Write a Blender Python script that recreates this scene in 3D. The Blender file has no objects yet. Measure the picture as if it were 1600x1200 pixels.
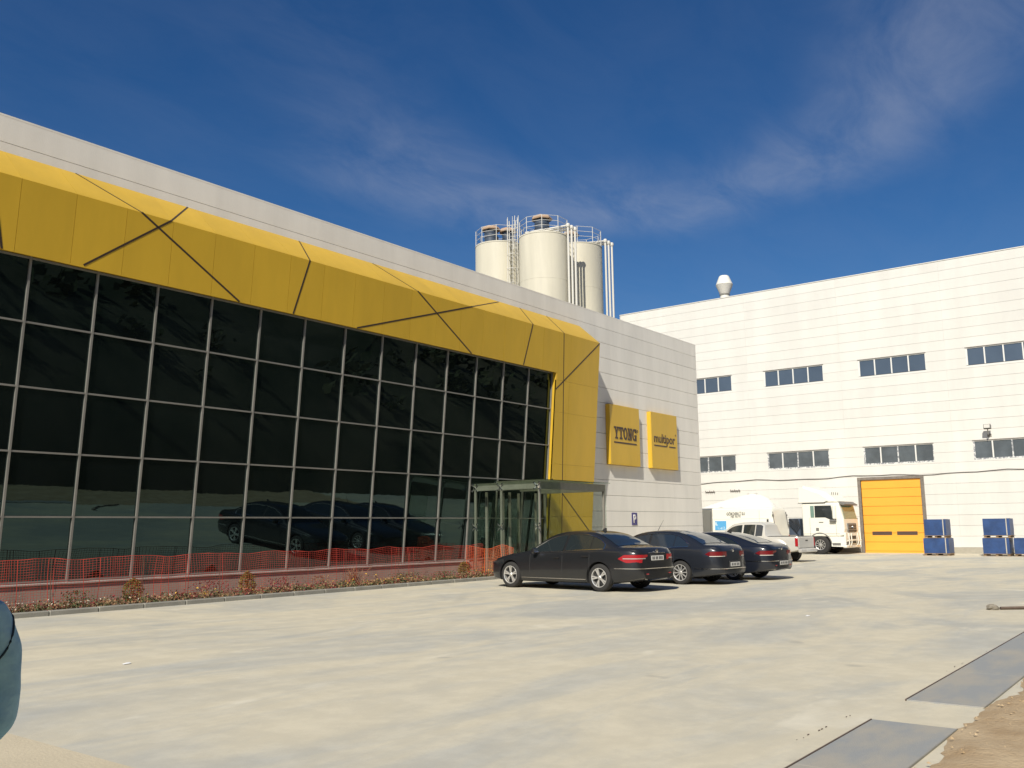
import bpy, math, random
import numpy as np
from mathutils import Matrix, Vector
from mathutils.bvhtree import BVHTree
random.seed(7)
scene = bpy.context.scene
COL = scene.collection
R = math.radians

# ------------------------------------------------------------------ camera
CAM_H = 1.6
F_PX, YAW, PITCH, ROLL = 1425.634, R(52.59626), R(8.95878), R(0.617486)
fw = Vector((math.sin(YAW)*math.cos(PITCH), math.cos(YAW)*math.cos(PITCH), math.sin(PITCH)))
rt = Vector((math.cos(YAW), -math.sin(YAW), 0)); dn = fw.cross(rt)
c_, s_ = math.cos(ROLL), math.sin(ROLL)
rt, dn = c_*rt + s_*dn, -s_*rt + c_*dn
cd = bpy.data.cameras.new('camera'); cam = bpy.data.objects.new('camera', cd); COL.objects.link(cam)
cd.sensor_width = 36; cd.lens = 36*F_PX/1600; cd.clip_start = 0.05; cd.clip_end = 3000
cam.matrix_world = Matrix(((rt.x, -dn.x, -fw.x, 0), (rt.y, -dn.y, -fw.y, 0), (rt.z, -dn.z, -fw.z, CAM_H), (0, 0, 0, 1)))
scene.camera = cam

# ------------------------------------------------------------------ light
SUN = Vector((-0.66, -0.225, 0.58)).normalized()          # direction towards the sun
EL = math.asin(SUN.z); AZ = math.atan2(SUN.x, SUN.y)
world = bpy.data.worlds.new('World'); scene.world = world; world.use_nodes = True
wn, wl = world.node_tree.nodes, world.node_tree.links
wn.clear()
def N(nodes, t, **kw):
    n = nodes.new(t)
    for k, v in kw.items(): setattr(n, k, v)
    return n
sky = N(wn, 'ShaderNodeTexSky', sky_type='NISHITA', sun_disc=False, sun_elevation=EL, sun_rotation=AZ % (2*math.pi),
        altitude=200, air_density=1.0, dust_density=0.6, ozone_density=4.0)
hsv = N(wn, 'ShaderNodeHueSaturation'); hsv.inputs['Saturation'].default_value = 1.30; hsv.inputs['Hue'].default_value = 0.507; hsv.inputs['Value'].default_value = 0.74
wl.new(sky.outputs[0], hsv.inputs['Color'])
tc = N(wn, 'ShaderNodeTexCoord'); sep = N(wn, 'ShaderNodeSeparateXYZ'); wl.new(tc.outputs['Generated'], sep.inputs[0])
def wmath(op, a, b=None):
    n = N(wn, 'ShaderNodeMath', operation=op)
    for i, q in enumerate((a, b)):
        if q is None: continue
        if isinstance(q, (int, float)): n.inputs[i].default_value = q
        else: wl.new(q, n.inputs[i])
    return n.outputs[0]
zz = wmath('MAXIMUM', sep.outputs[2], 0.02); zz = wmath('ADD', zz, 0.12)
cmb = N(wn, 'ShaderNodeCombineXYZ'); wl.new(wmath('DIVIDE', sep.outputs[0], zz), cmb.inputs[0]); wl.new(wmath('DIVIDE', sep.outputs[1], zz), cmb.inputs[1])
mp = N(wn, 'ShaderNodeMapping'); mp.inputs['Rotation'].default_value = (0, 0, R(-22)); mp.inputs['Scale'].default_value = (0.42, 1.1, 1); mp.inputs['Location'].default_value = (1.35, 0.2, 0)
wl.new(cmb.outputs[0], mp.inputs[0])
n1 = N(wn, 'ShaderNodeTexNoise'); n1.inputs['Scale'].default_value = 1.6; n1.inputs['Detail'].default_value = 4; n1.inputs['Roughness'].default_value = 0.55
n1.inputs['Distortion'].default_value = 0.4
wl.new(mp.outputs[0], n1.inputs[0])
vd = N(wn, 'ShaderNodeVectorMath', operation='DISTANCE'); vd.inputs[1].default_value = (1.3, 0.75, 0); wl.new(cmb.outputs[0], vd.inputs[0])
rad = wmath('ADD', vd.outputs['Value'], wmath('MULTIPLY', wmath('SUBTRACT', n1.outputs[0], 0.5), 0.30))
off = wmath('ABSOLUTE', wmath('SUBTRACT', rad, 0.545))
mp2 = N(wn, 'ShaderNodeMapping'); mp2.inputs['Rotation'].default_value = (0, 0, R(-30)); mp2.inputs['Scale'].default_value = (1.0, 1.9, 1)
wl.new(cmb.outputs[0], mp2.inputs[0])
n2 = N(wn, 'ShaderNodeTexNoise'); n2.inputs['Scale'].default_value = 3.2; n2.inputs['Detail'].default_value = 9; n2.inputs['Roughness'].default_value = 0.62; n2.inputs['Distortion'].default_value = 0.5
wl.new(mp2.outputs[0], n2.inputs[0])
mr = N(wn, 'ShaderNodeMapRange', interpolation_type='SMOOTHSTEP'); mr.inputs[1].default_value = 0.24; mr.inputs[2].default_value = 0.0
wl.new(off, mr.inputs[0])
mr2 = N(wn, 'ShaderNodeMapRange', interpolation_type='SMOOTHSTEP'); mr2.inputs[1].default_value = 0.15; mr2.inputs[2].default_value = 0.85
wl.new(n2.outputs[0], mr2.inputs[0])
sx_ = N(wn, 'ShaderNodeSeparateXYZ'); wl.new(cmb.outputs[0], sx_.inputs[0])
mr3 = N(wn, 'ShaderNodeMapRange', interpolation_type='SMOOTHSTEP'); mr3.inputs[1].default_value = 0.9; mr3.inputs[2].default_value = 1.55; mr3.inputs[3].default_value = 0.12; wl.new(sx_.outputs[0], mr3.inputs[0])
cf = wmath('ADD', wmath('MULTIPLY', wmath('ADD', wmath('MULTIPLY', mr.outputs[0], mr3.outputs[0]), 0.13), wmath('MULTIPLY', mr2.outputs[0], 0.32)), 0.0)
mixc = N(wn, 'ShaderNodeMix', data_type='RGBA'); wl.new(cf, mixc.inputs[0]); wl.new(hsv.outputs[0], mixc.inputs[6]); mixc.inputs[7].default_value = (4.2, 4.5, 5.4, 1)
bg = N(wn, 'ShaderNodeBackground'); bg.inputs[1].default_value = 0.085
wl.new(mixc.outputs[2], bg.inputs[0])
wo = N(wn, 'ShaderNodeOutputWorld'); wl.new(bg.outputs[0], wo.inputs[0])
sd = bpy.data.lights.new('sun', 'SUN'); sd.energy = 4.2; sd.angle = R(0.53); sd.color = (1.0, 0.94, 0.82)
so = bpy.data.objects.new('sun', sd); COL.objects.link(so); so.rotation_euler = SUN.to_track_quat('Z', 'Y').to_euler(); so.location = (-20, -10, 40)
vs = scene.view_settings; vs.view_transform = 'Standard'; vs.look = 'None'; vs.gamma = 1; vs.exposure = 0.25; vs.use_curve_mapping = False

# ------------------------------------------------------------------ materials
M = {}
def mat(name, color, rough=0.6, metal=0.0, var=0.0, vscale=3.0, col2=None, bump=0.0, bscale=40.0, coat=0.0, spec=0.5, stretch=(1, 1, 1), lo=0.35, hi=0.65, orand=0.0):
    m = bpy.data.materials.new(name); m.use_nodes = True
    nt = m.node_tree; b = nt.nodes['Principled BSDF']
    b.inputs['Base Color'].default_value = (*color, 1); b.inputs['Roughness'].default_value = rough; b.inputs['Metallic'].default_value = metal
    b.inputs['Coat Weight'].default_value = coat; b.inputs['Coat Roughness'].default_value = 0.08; b.inputs['Specular IOR Level'].default_value = spec
    co = nt.nodes.new('ShaderNodeTexCoord'); mpn = nt.nodes.new('ShaderNodeMapping'); mpn.inputs['Scale'].default_value = stretch
    geo = nt.nodes.new('ShaderNodeNewGeometry'); nt.links.new(geo.outputs['Position'], mpn.inputs[0])
    if var > 0 or col2:
        if col2 is None: col2 = tuple(c*(1-var) for c in color)
        ns = nt.nodes.new('ShaderNodeTexNoise'); ns.inputs['Scale'].default_value = vscale; ns.inputs['Detail'].default_value = 6; ns.inputs['Roughness'].default_value = 0.62
        nt.links.new(mpn.outputs[0], ns.inputs[0])
        r = nt.nodes.new('ShaderNodeMapRange'); r.inputs[1].default_value = lo; r.inputs[2].default_value = hi; nt.links.new(ns.outputs[0], r.inputs[0])
        mx = nt.nodes.new('ShaderNodeMix'); mx.data_type = 'RGBA'; mx.inputs[6].default_value = (*color, 1); mx.inputs[7].default_value = (*col2, 1)
        nt.links.new(r.outputs[0], mx.inputs[0]); nt.links.new(mx.outputs[2], b.inputs['Base Color'])
    if orand > 0:
        oi = nt.nodes.new('ShaderNodeObjectInfo'); r2 = nt.nodes.new('ShaderNodeMapRange'); r2.inputs[3].default_value = 1-orand; r2.inputs[4].default_value = 1+orand; nt.links.new(oi.outputs['Random'], r2.inputs[0])
        hv = nt.nodes.new('ShaderNodeHueSaturation'); nt.links.new(r2.outputs[0], hv.inputs['Value'])
        if b.inputs['Base Color'].is_linked: nt.links.new(b.inputs['Base Color'].links[0].from_socket, hv.inputs['Color'])
        else: hv.inputs['Color'].default_value = (*color, 1)
        nt.links.new(hv.outputs[0], b.inputs['Base Color'])
    if bump > 0:
        nb = nt.nodes.new('ShaderNodeTexNoise'); nb.inputs['Scale'].default_value = bscale; nb.inputs['Detail'].default_value = 4
        nt.links.new(mpn.outputs[0], nb.inputs[0])
        bp = nt.nodes.new('ShaderNodeBump'); bp.inputs['Strength'].default_value = bump; bp.inputs['Distance'].default_value = 0.02
        nt.links.new(nb.outputs[0], bp.inputs['Height']); nt.links.new(bp.outputs[0], b.inputs['Normal'])
    M[name] = m; return m
mat('wall_white', (0.87, 0.84, 0.77), 0.8, var=0.10, vscale=1.1, bump=0.15, bscale=60, stretch=(1, 1, 0.22), orand=.025)
mat('ware_white', (0.735, 0.72, 0.67), 0.8, var=0.08, vscale=0.9, bump=0.12, bscale=60, stretch=(1, 1, 0.2), orand=.02)
mat('joint_back', (0.22, 0.21, 0.19), 0.9)
mat('roof_grey', (0.3, 0.29, 0.28), 0.9, var=0.2)
mat('yellow', (0.68, 0.425, 0.03), 0.5, var=0.10, vscale=1.2, coat=0.15, stretch=(1, 1, .25), orand=.03, bump=.12, bscale=1.3)
mat('groove', (0.05, 0.032, 0.02), 0.5)
mat('alu', (0.28, 0.27, 0.245), 0.5, metal=0.3, var=0.15, vscale=2)
mat('steel', (0.27, 0.255, 0.22), 0.55, metal=0.1, var=0.2, vscale=3)
mat('chrome', (0.75, 0.75, 0.75), 0.15, metal=1.0)
mat('pane_dark', (0.0035, 0.005, 0.005), 0.012, spec=0.9, bump=.05, bscale=.9)
mat('plinth', (0.40, 0.325, 0.265), 0.85, var=0.18, vscale=1.5, bump=0.2)
mat('sill', (0.42, 0.36, 0.32), 0.8, var=0.15, vscale=4)
mat('kerb', (0.30, 0.29, 0.25), 0.85, var=0.25, vscale=2.5, bump=0.2)
mat('ware_pane', (0.085, 0.115, 0.16), 0.12, var=0.25, vscale=0.25)  # grey-blue base colour stands in for the reflected sky
mat('ware_pane_low', (0.12, 0.14, 0.155), 0.25, var=0.35, vscale=1.2)
mat('win_white', (0.78, 0.77, 0.73), 0.5)
mat('film_dash', (0.70, 0.70, 0.68), 0.5, col2=(0.25, 0.26, 0.28), vscale=9, lo=0.47, hi=0.53)
mat('door_orange', (0.90, 0.42, 0.045), 0.55, var=0.05, vscale=1.0)
mat('door_frame', (0.23, 0.20, 0.17), 0.8, var=0.3, vscale=5)
mat('dark_slot', (0.09, 0.06, 0.05), 0.3)
mat('silo', (0.70, 0.655, 0.52), 0.55, var=0.14, vscale=0.9, stretch=(1, 1, 0.16))
mat('silo_rail', (0.66, 0.64, 0.58), 0.5)
mat('filter_dark', (0.055, 0.075, 0.11), 0.5)
mat('filter_cap', (0.52, 0.36, 0.24), 0.6, var=0.2, vscale=3)
mat('paint_black', (0.016, 0.017, 0.019), 0.30, coat=0.5, var=0.15, vscale=3)
mat('paint_anthracite', (0.016, 0.019, 0.026), 0.30, coat=0.5, var=0.15, vscale=3)
mat('paint_navy', (0.012, 0.015, 0.024), 0.28, coat=0.6, var=0.15, vscale=3)
mat('paint_silver', (0.62, 0.61, 0.57), 0.35, metal=0.35, coat=0.4)
mat('paint_white', (0.80, 0.785, 0.70), 0.4, coat=0.3)
mat('tank_white', (0.82, 0.81, 0.77), 0.4, coat=0.2, var=0.06)
mat('car_glass', (0.018, 0.024, 0.026), 0.03, spec=0.6)
mat('car_glass_blue', (0.02, 0.03, 0.045), 0.03, spec=0.6)
mat('glass_green', (0.16, 0.26, 0.22), 0.05, spec=0.6)
mat('tyre', (0.028, 0.027, 0.026), 0.85, bump=0.2)
mat('rim', (0.70, 0.69, 0.66), 0.32, metal=0.6)
mat('rim_dark', (0.03, 0.03, 0.03), 0.6)
mat('tail_red', (0.36, 0.012, 0.02), 0.18, coat=0.6)
mat('tail_dark', (0.16, 0.008, 0.012), 0.18, coat=0.6)
mat('lens_clear', (0.7, 0.68, 0.62), 0.15, coat=0.5)
mat('plate', (0.62, 0.62, 0.60), 0.5)
mat('plate_mark', (0.04, 0.04, 0.045), 0.5)
mat('black_plastic', (0.03, 0.03, 0.03), 0.6)
mat('grey_plastic', (0.16, 0.155, 0.145), 0.6)
mat('blue_box', (0.028, 0.075, 0.22), 0.5, var=0.35, vscale=2.0, bump=0.35, bscale=6)
mat('pallet_wood', (0.36, 0.25, 0.15), 0.85, var=0.3, vscale=6)
mat('strap', (0.5, 0.46, 0.38), 0.7)
mat('net_grazing_sun', (0.62, 0.07, 0.045), 0.6)  # same orange netting, colour darkened and reddened for grazing sun
mat('net_full_sun', (0.80, 0.13, 0.035), 0.55)  # same netting with full sunlight put into its colour
mat('rust', (0.16, 0.08, 0.05), 0.85, var=0.3, vscale=10)
mat('sign_blue', (0.055, 0.05, 0.20), 0.5)
mat('sign_white', (0.8, 0.8, 0.78), 0.5)
mat('letter_dark', (0.06, 0.035, 0.025), 0.5)
mat('letter_black', (0.03, 0.03, 0.03), 0.6)
mat('sticker_blue', (0.09, 0.36, 0.66), 0.5, col2=(0.45, 0.62, 0.75), vscale=3.0, lo=0.55, hi=0.6)
mat('soil_bed', (0.16, 0.115, 0.08), 0.95, var=0.4, vscale=4, bump=0.6, bscale=15)
mat('bare_soil', (0.50, 0.385, 0.24), 0.95, col2=(0.37, 0.26, 0.145), vscale=2.2, bump=0.7, bscale=30)
mat('plate_grey', (0.30, 0.31, 0.305), 0.75, col2=(0.38, 0.355, 0.30), vscale=0.9, stretch=(1, 2.5, 1), bump=0.25, bscale=50, lo=0.42, hi=0.6)
mat('plate_edge', (0.14, 0.10, 0.075), 0.7, var=0.3, vscale=6)
mat('rubble', (0.28, 0.25, 0.2), 0.9, var=0.4, vscale=8, bump=0.5)
mat('paper', (0.8, 0.8, 0.78), 0.7)
mat('hill', (0.07, 0.075, 0.04), 0.95, col2=(0.20, 0.16, 0.10), vscale=0.22)
mat('scrub', (0.04, 0.055, 0.022), 0.9, col2=(0.10, 0.09, 0.045), vscale=0.4)
mat('leaf_gold', (0.20, 0.155, 0.022), 0.7, col2=(0.10, 0.10, 0.02), vscale=12)
mat('leaf_green', (0.055, 0.085, 0.028), 0.7, col2=(0.12, 0.12, 0.05), vscale=8)
mat('leaf_red', (0.22, 0.028, 0.03), 0.7, col2=(0.12, 0.03, 0.02), vscale=8)
mat('straw', (0.34, 0.23, 0.11), 0.8, col2=(0.22, 0.10, 0.06), vscale=8)
mat('flower_white', (0.60, 0.54, 0.44), 0.7)
mat('flower_yellow', (0.75, 0.45, 0.04), 0.7)
mat('flower_red', (0.40, 0.03, 0.05), 0.7)
mat('stem', (0.10, 0.075, 0.04), 0.9)
mat('shirt_blue', (0.36, 0.64, 0.78), 0.85, col2=(0.24, 0.47, 0.62), vscale=7, bump=1.0, bscale=9)
mat('seam', (0.02, 0.045, 0.065), 0.9)
mat('trousers', (0.04, 0.04, 0.05), 0.85, var=0.2)
mat('skin', (0.45, 0.27, 0.19), 0.55)
mat('hair', (0.03, 0.02, 0.015), 0.6)
mat('cable', (0.12, 0.10, 0.09), 0.7)
mat('wall_plinth', (0.42, 0.39, 0.32), 0.85, var=0.15)

def glass_material(name, tint, base_refl=0.06):
    m = bpy.data.materials.new(name); m.use_nodes = True; nt = m.node_tree; nt.nodes.clear()
    tr = nt.nodes.new('ShaderNodeBsdfTransparent'); tr.inputs[0].default_value = (*tint, 1)
    gl = nt.nodes.new('ShaderNodeBsdfGlossy'); gl.inputs['Roughness'].default_value = 0.02; gl.inputs['Color'].default_value = (0.85, 0.95, 0.9, 1)
    lw = nt.nodes.new('ShaderNodeLayerWeight'); lw.inputs[0].default_value = 0.5
    pw = nt.nodes.new('ShaderNodeMath'); pw.operation = 'POWER'; pw.inputs[1].default_value = 5.0; nt.links.new(lw.outputs['Facing'], pw.inputs[0])
    fr = nt.nodes.new('ShaderNodeMath'); fr.operation = 'MULTIPLY_ADD'; fr.inputs[1].default_value = 0.93; fr.inputs[2].default_value = base_refl; nt.links.new(pw.outputs[0], fr.inputs[0])
    mx = nt.nodes.new('ShaderNodeMixShader'); o = nt.nodes.new('ShaderNodeOutputMaterial')
    nt.links.new(fr.outputs[0], mx.inputs[0]); nt.links.new(tr.outputs[0], mx.inputs[1]); nt.links.new(gl.outputs[0], mx.inputs[2]); nt.links.new(mx.outputs[0], o.inputs[0])
    M[name] = m
glass_material('clear_glass', (0.90, 0.94, 0.91), .05)
glass_material('roof_glass', (0.62, 0.66, 0.58), .08)

def ground_material():
    m = bpy.data.materials.new('dusty_concrete'); m.use_nodes = True; nt = m.node_tree; b = nt.nodes['Principled BSDF']; b.inputs['Roughness'].default_value = 0.9
    b.inputs['Specular IOR Level'].default_value = 0.25
    g = nt.nodes.new('ShaderNodeNewGeometry')
    def noise(scale, detail, st, rough=0.6, dist=0.0, rot=0.0):
        mpn = nt.nodes.new('ShaderNodeMapping'); mpn.inputs['Scale'].default_value = st; mpn.inputs['Rotation'].default_value = (0, 0, rot); nt.links.new(g.outputs['Position'], mpn.inputs[0])
        n = nt.nodes.new('ShaderNodeTexNoise'); n.inputs['Scale'].default_value = scale; n.inputs['Detail'].default_value = detail; n.inputs['Roughness'].default_value = rough; n.inputs['Distortion'].default_value = dist
        nt.links.new(mpn.outputs[0], n.inputs[0]); return n.outputs[0]
    def rng(x, a, c, lo=0, hi=1):
        r = nt.nodes.new('ShaderNodeMapRange'); r.interpolation_type = 'SMOOTHSTEP'; r.inputs[1].default_value = a; r.inputs[2].default_value = c; r.inputs[3].default_value = lo; r.inputs[4].default_value = hi
        nt.links.new(x, r.inputs[0]); return r.outputs[0]
    def mix(f, a, c):
        x = nt.nodes.new('ShaderNodeMix'); x.data_type = 'RGBA'
        nt.links.new(f, x.inputs[0])
        for i, q in ((6, a), (7, c)):
            if isinstance(q, tuple): x.inputs[i].default_value = (*q, 1)
            else: nt.links.new(q, x.inputs[i])
        return x.outputs[2]
    big = rng(noise(0.16, 5, (1, 1.5, 1), 0.62, 0.8, R(25)), 0.46, 0.66)
    streak = rng(noise(0.42, 6, (0.5, 1.6, 1), 0.66, 0.5, R(35)), 0.42, 0.72)
    fine = rng(noise(2.2, 6, (1, 1, 1), 0.7), 0.3, 0.75)
    c = mix(big, (0.625, 0.57, 0.435), (0.45, 0.442, 0.39))
    c = mix(streak, c, (0.47, 0.465, 0.415))
    pale = rng(noise(0.55, 4, (0.6, 1.4, 1), 0.6, 0.9, R(30)), 0.60, 0.72, 0, 0.7)
    c = mix(pale, c, (0.70, 0.655, 0.53))
    patch = rng(noise(0.35, 4, (1, 1, 1), 0.6), 0.42, 0.62)
    def vm(op, a, b_):
        n = nt.nodes.new('ShaderNodeMath'); n.operation = op
        for i, q in enumerate((a, b_)):
            if q is None: continue
            if isinstance(q, (int, float)): n.inputs[i].default_value = q
            else: nt.links.new(q, n.inputs[i])
        return n.outputs[0]
    track = None
    for cx, cy, rad in ((30, -6, 14.2), (30, -6, 15.9), (8, 26, 14.6), (8, 26, 16.2), (44, 30, 19.5), (44, 30, 21.1), (2, -14, 26.0), (2, -14, 27.7)):
        ds = nt.nodes.new('ShaderNodeVectorMath'); ds.operation = 'DISTANCE'; ds.inputs[1].default_value = (cx, cy, 0); nt.links.new(g.outputs['Position'], ds.inputs[0])
        dd = vm('ABSOLUTE', vm('SUBTRACT', ds.outputs['Value'], rad), None); mk = rng(dd, 0.20, 0.03, 0, 1)
        track = mk if track is None else vm('MAXIMUM', track, mk)
    track = vm('MULTIPLY', vm('MULTIPLY', track, patch), vm('MULTIPLY', rng(fine, 0.2, 0.8, .5, 1), 0.35))
    c = mix(track, c, (0.33, 0.325, 0.29))
    spots = rng(noise(1.3, 2, (1, 1, 1), 0.4), 0.73, 0.80, 0, 0.5)
    c = mix(spots, c, (0.33, 0.32, 0.285))
    c2 = nt.nodes.new('ShaderNodeMix'); c2.data_type = 'RGBA'; c2.blend_type = 'MULTIPLY'; c2.inputs[0].default_value = 1.0
    v = nt.nodes.new('ShaderNodeCombineColor'); f2 = rng(fine, 0, 1, 0.93, 1.04)
    for i in range(3): nt.links.new(f2, v.inputs[i])
    nt.links.new(c, c2.inputs[6]); nt.links.new(v.outputs[0], c2.inputs[7])
    nt.links.new(c2.outputs[2], b.inputs['Base Color'])
    bp = nt.nodes.new('ShaderNodeBump'); bp.inputs['Strength'].default_value = 0.35; bp.inputs['Distance'].default_value = 0.01
    nt.links.new(noise(9, 8, (1, 1, 1), 0.7), bp.inputs['Height']); nt.links.new(bp.outputs[0], b.inputs['Normal'])
    M['ground'] = m
ground_material()
M['pane_dark'].node_tree.nodes['Principled BSDF'].inputs['Specular Tint'].default_value = (0.55, 0.92, 0.95, 1)
mat('pad', (0.60, 0.52, 0.37), 0.9, var=0.12, vscale=0.8, bump=0.3)

# ------------------------------------------------------------------ helpers
W = {}
def link(name, mesh, parent=None, basis=None, local=False):
    o = bpy.data.objects.new(name, mesh); COL.objects.link(o)
    basis = basis or Matrix.Identity(4)
    o.matrix_basis = basis
    if parent is not None:
        o.parent = parent
        if local: W[o.as_pointer()] = W[parent.as_pointer()] @ basis
        else:
            o.matrix_parent_inverse = W[parent.as_pointer()].inverted(); W[o.as_pointer()] = basis
    else: W[o.as_pointer()] = basis
    return o
def tag(o, label, cat, group=None):
    o['label'] = label; o['category'] = cat
    if group: o['group'] = group
    return o
def thing(name, loc, label, cat, group=None, rz=0.0, scale=1.0):
    o = link(name, None, None, Matrix.Translation(loc) @ Matrix.Rotation(rz, 4, 'Z') @ Matrix.Scale(scale, 4))
    o.empty_display_size = 0.3
    return tag(o, label, cat, group)
def struct(o): o['kind'] = 'structure'; return o
def stuff(o, label=None, cat=None):
    o['kind'] = 'stuff'
    if label: o['label'] = label
    if cat: o['category'] = cat
    return o

class MB:
    def __init__(s): s.v = []; s.f = []; s.m = []
    def add(s, vs, fs, mi=0):
        o = len(s.v); s.v += [tuple(p) for p in vs]; s.f += [tuple(o+i for i in f) for f in fs]; s.m += [mi]*len(fs); return s
    def box(s, x0, x1, y0, y1, z0, z1, mi=0):
        vs = [(x, y, z) for z in (z0, z1) for y in (y0, y1) for x in (x0, x1)]
        return s.add(vs, [(0, 2, 3, 1), (4, 5, 7, 6), (0, 1, 5, 4), (2, 6, 7, 3), (0, 4, 6, 2), (1, 3, 7, 5)], mi)
    def cbox(s, x0, x1, y0, y1, z0, z1, c=0.01, mi=0):
        xs, ys, zs = (x0, x1), (y0, y1), (z0, z1); sg = (1, -1); vs = []; ix = {}
        for i in (0, 1):
            for j in (0, 1):
                for k in (0, 1):
                    for a in (0, 1, 2):
                        p = [xs[i]+sg[i]*c, ys[j]+sg[j]*c, zs[k]+sg[k]*c]; p[a] = (xs, ys, zs)[a][(i, j, k)[a]]
                        ix[i, j, k, a] = len(vs); vs.append(p)
        fs = []
        for a in range(3):
            for e in (0, 1):
                b, d = [(1, 2), (2, 0), (0, 1)][a]; q = []
                for (t, u) in ((0, 0), (1, 0), (1, 1), (0, 1)):
                    t_ = [0, 0, 0]; t_[a] = e; t_[b] = t; t_[d] = u; q.append(ix[(*t_, a)])
                fs.append(tuple(q if e else q[::-1]))
        for a in range(3):                      # edges along a
            b, d = [(1, 2), (2, 0), (0, 1)][a]
            for t in (0, 1):
                for u in (0, 1):
                    p = [0, 0, 0]; p[b] = t; p[d] = u; p2 = p[:]; p[a] = 0; p2[a] = 1
                    q = (ix[(*p, b)], ix[(*p2, b)], ix[(*p2, d)], ix[(*p, d)])
                    fs.append(q if (t ^ u) else q[::-1])
        for i in (0, 1):
            for j in (0, 1):
                for k in (0, 1):
                    q = (ix[i, j, k, 0], ix[i, j, k, 1], ix[i, j, k, 2]); fs.append(q if (i+j+k) % 2 else q[::-1])
        return s.add(vs, fs, mi)
    def tube(s, pts, r, n=6, mi=0, cap=True):
        pts = [Vector(p) for p in pts]; rings = []
        for i, p in enumerate(pts):
            d = (pts[min(i+1, len(pts)-1)] - pts[max(i-1, 0)]).normalized()
            a = d.cross(Vector((0, 0, 1)) if abs(d.z) < 0.9 else Vector((1, 0, 0))).normalized(); b = d.cross(a)
            rr = r[i] if isinstance(r, (list, tuple)) else r
            rings.append([p + a*rr*math.cos(2*math.pi*k/n) + b*rr*math.sin(2*math.pi*k/n) for k in range(n)])
        vs = [q for ring in rings for q in ring]; fs = []
        for i in range(len(pts)-1):
            for k in range(n): fs.append((i*n+k, i*n+(k+1) % n, (i+1)*n+(k+1) % n, (i+1)*n+k))
        if cap: fs.append(tuple(range(n))[::-1]); fs.append(tuple(range((len(pts)-1)*n, len(pts)*n)))
        return s.add(vs, fs, mi)
    def lathe(s, prof, n=24, c=(0, 0, 0), axis='z', mi=0):
        vs = []; fs = []; c = Vector(c)
        for (r, h) in prof:
            for k in range(n):
                a = 2*math.pi*k/n; u, w = r*math.cos(a), r*math.sin(a)
                vs.append(c + Vector({'z': (u, w, h), 'x': (h, u, w), 'y': (w, h, u)}[axis]))
        for i in range(len(prof)-1):
            for k in range(n): fs.append((i*n+k, i*n+(k+1) % n, (i+1)*n+(k+1) % n, (i+1)*n+k))
        return s.add(vs, fs, mi)
    def grid(s, rows, mi=0, closed=False):
        n = len(rows[0]); fs = []
        for i in range(len(rows)-1):
            for k in range(n-1 + (1 if closed else 0)): fs.append((i*n+k, i*n+(k+1) % n, (i+1)*n+(k+1) % n, (i+1)*n+k))
        return s.add([p for r in rows for p in r], fs, mi)
    def prism(s, poly, a, b, axis='x', mi=0):
        n = len(poly)
        def P(t, p): return {'x': (t, p[0], p[1]), 'y': (p[0], t, p[1]), 'z': (p[0], p[1], t)}[axis]
        vs = [P(a, p) for p in poly] + [P(b, p) for p in poly]
        fs = [tuple(range(n))[::-1], tuple(range(n, 2*n))] + [(i, (i+1) % n, n+(i+1) % n, n+i) for i in range(n)]
        return s.add(vs, fs, mi)
    def mesh(s, name, mats, smooth=False, ang=40):
        me = bpy.data.meshes.new(name); me.from_pydata(s.v, [], s.f)
        if isinstance(mats, str): mats = [mats]
        for m in mats: me.materials.append(M[m])
        for p, mi in zip(me.polygons, s.m): p.material_index = mi
        fix_normals(me)
        if smooth:
            me.polygons.foreach_set('use_smooth', [True]*len(me.polygons))
            try: me.set_sharp_from_angle(angle=R(ang))
            except Exception: pass
        me.update(); return me
    def build(s, name, mats, parent=None, smooth=False, local=False, basis=None, ang=40):
        return link(name, s.mesh(name, mats, smooth, ang), parent, basis, local)
import bmesh
def fix_normals(me):
    bm = bmesh.new(); bm.from_mesh(me); bmesh.ops.recalc_face_normals(bm, faces=bm.faces); bm.to_mesh(me); bm.free()
CACHE = {}
def piece(name, x0, x1, y0, y1, z0, z1, m, parent, c=0.0, local=False):
    sx, sy, sz = round(x1-x0, 4), round(y1-y0, 4), round(z1-z0, 4); k = (sx, sy, sz, m, c)
    if k not in CACHE:
        b = MB(); (b.cbox(-sx/2, sx/2, -sy/2, sy/2, -sz/2, sz/2, c) if c > 0 else b.box(-sx/2, sx/2, -sy/2, sy/2, -sz/2, sz/2))
        CACHE[k] = b.mesh(name, m)
    return link(name, CACHE[k], parent, Matrix.Translation(((x0+x1)/2, (y0+y1)/2, (z0+z1)/2)), local)
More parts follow.
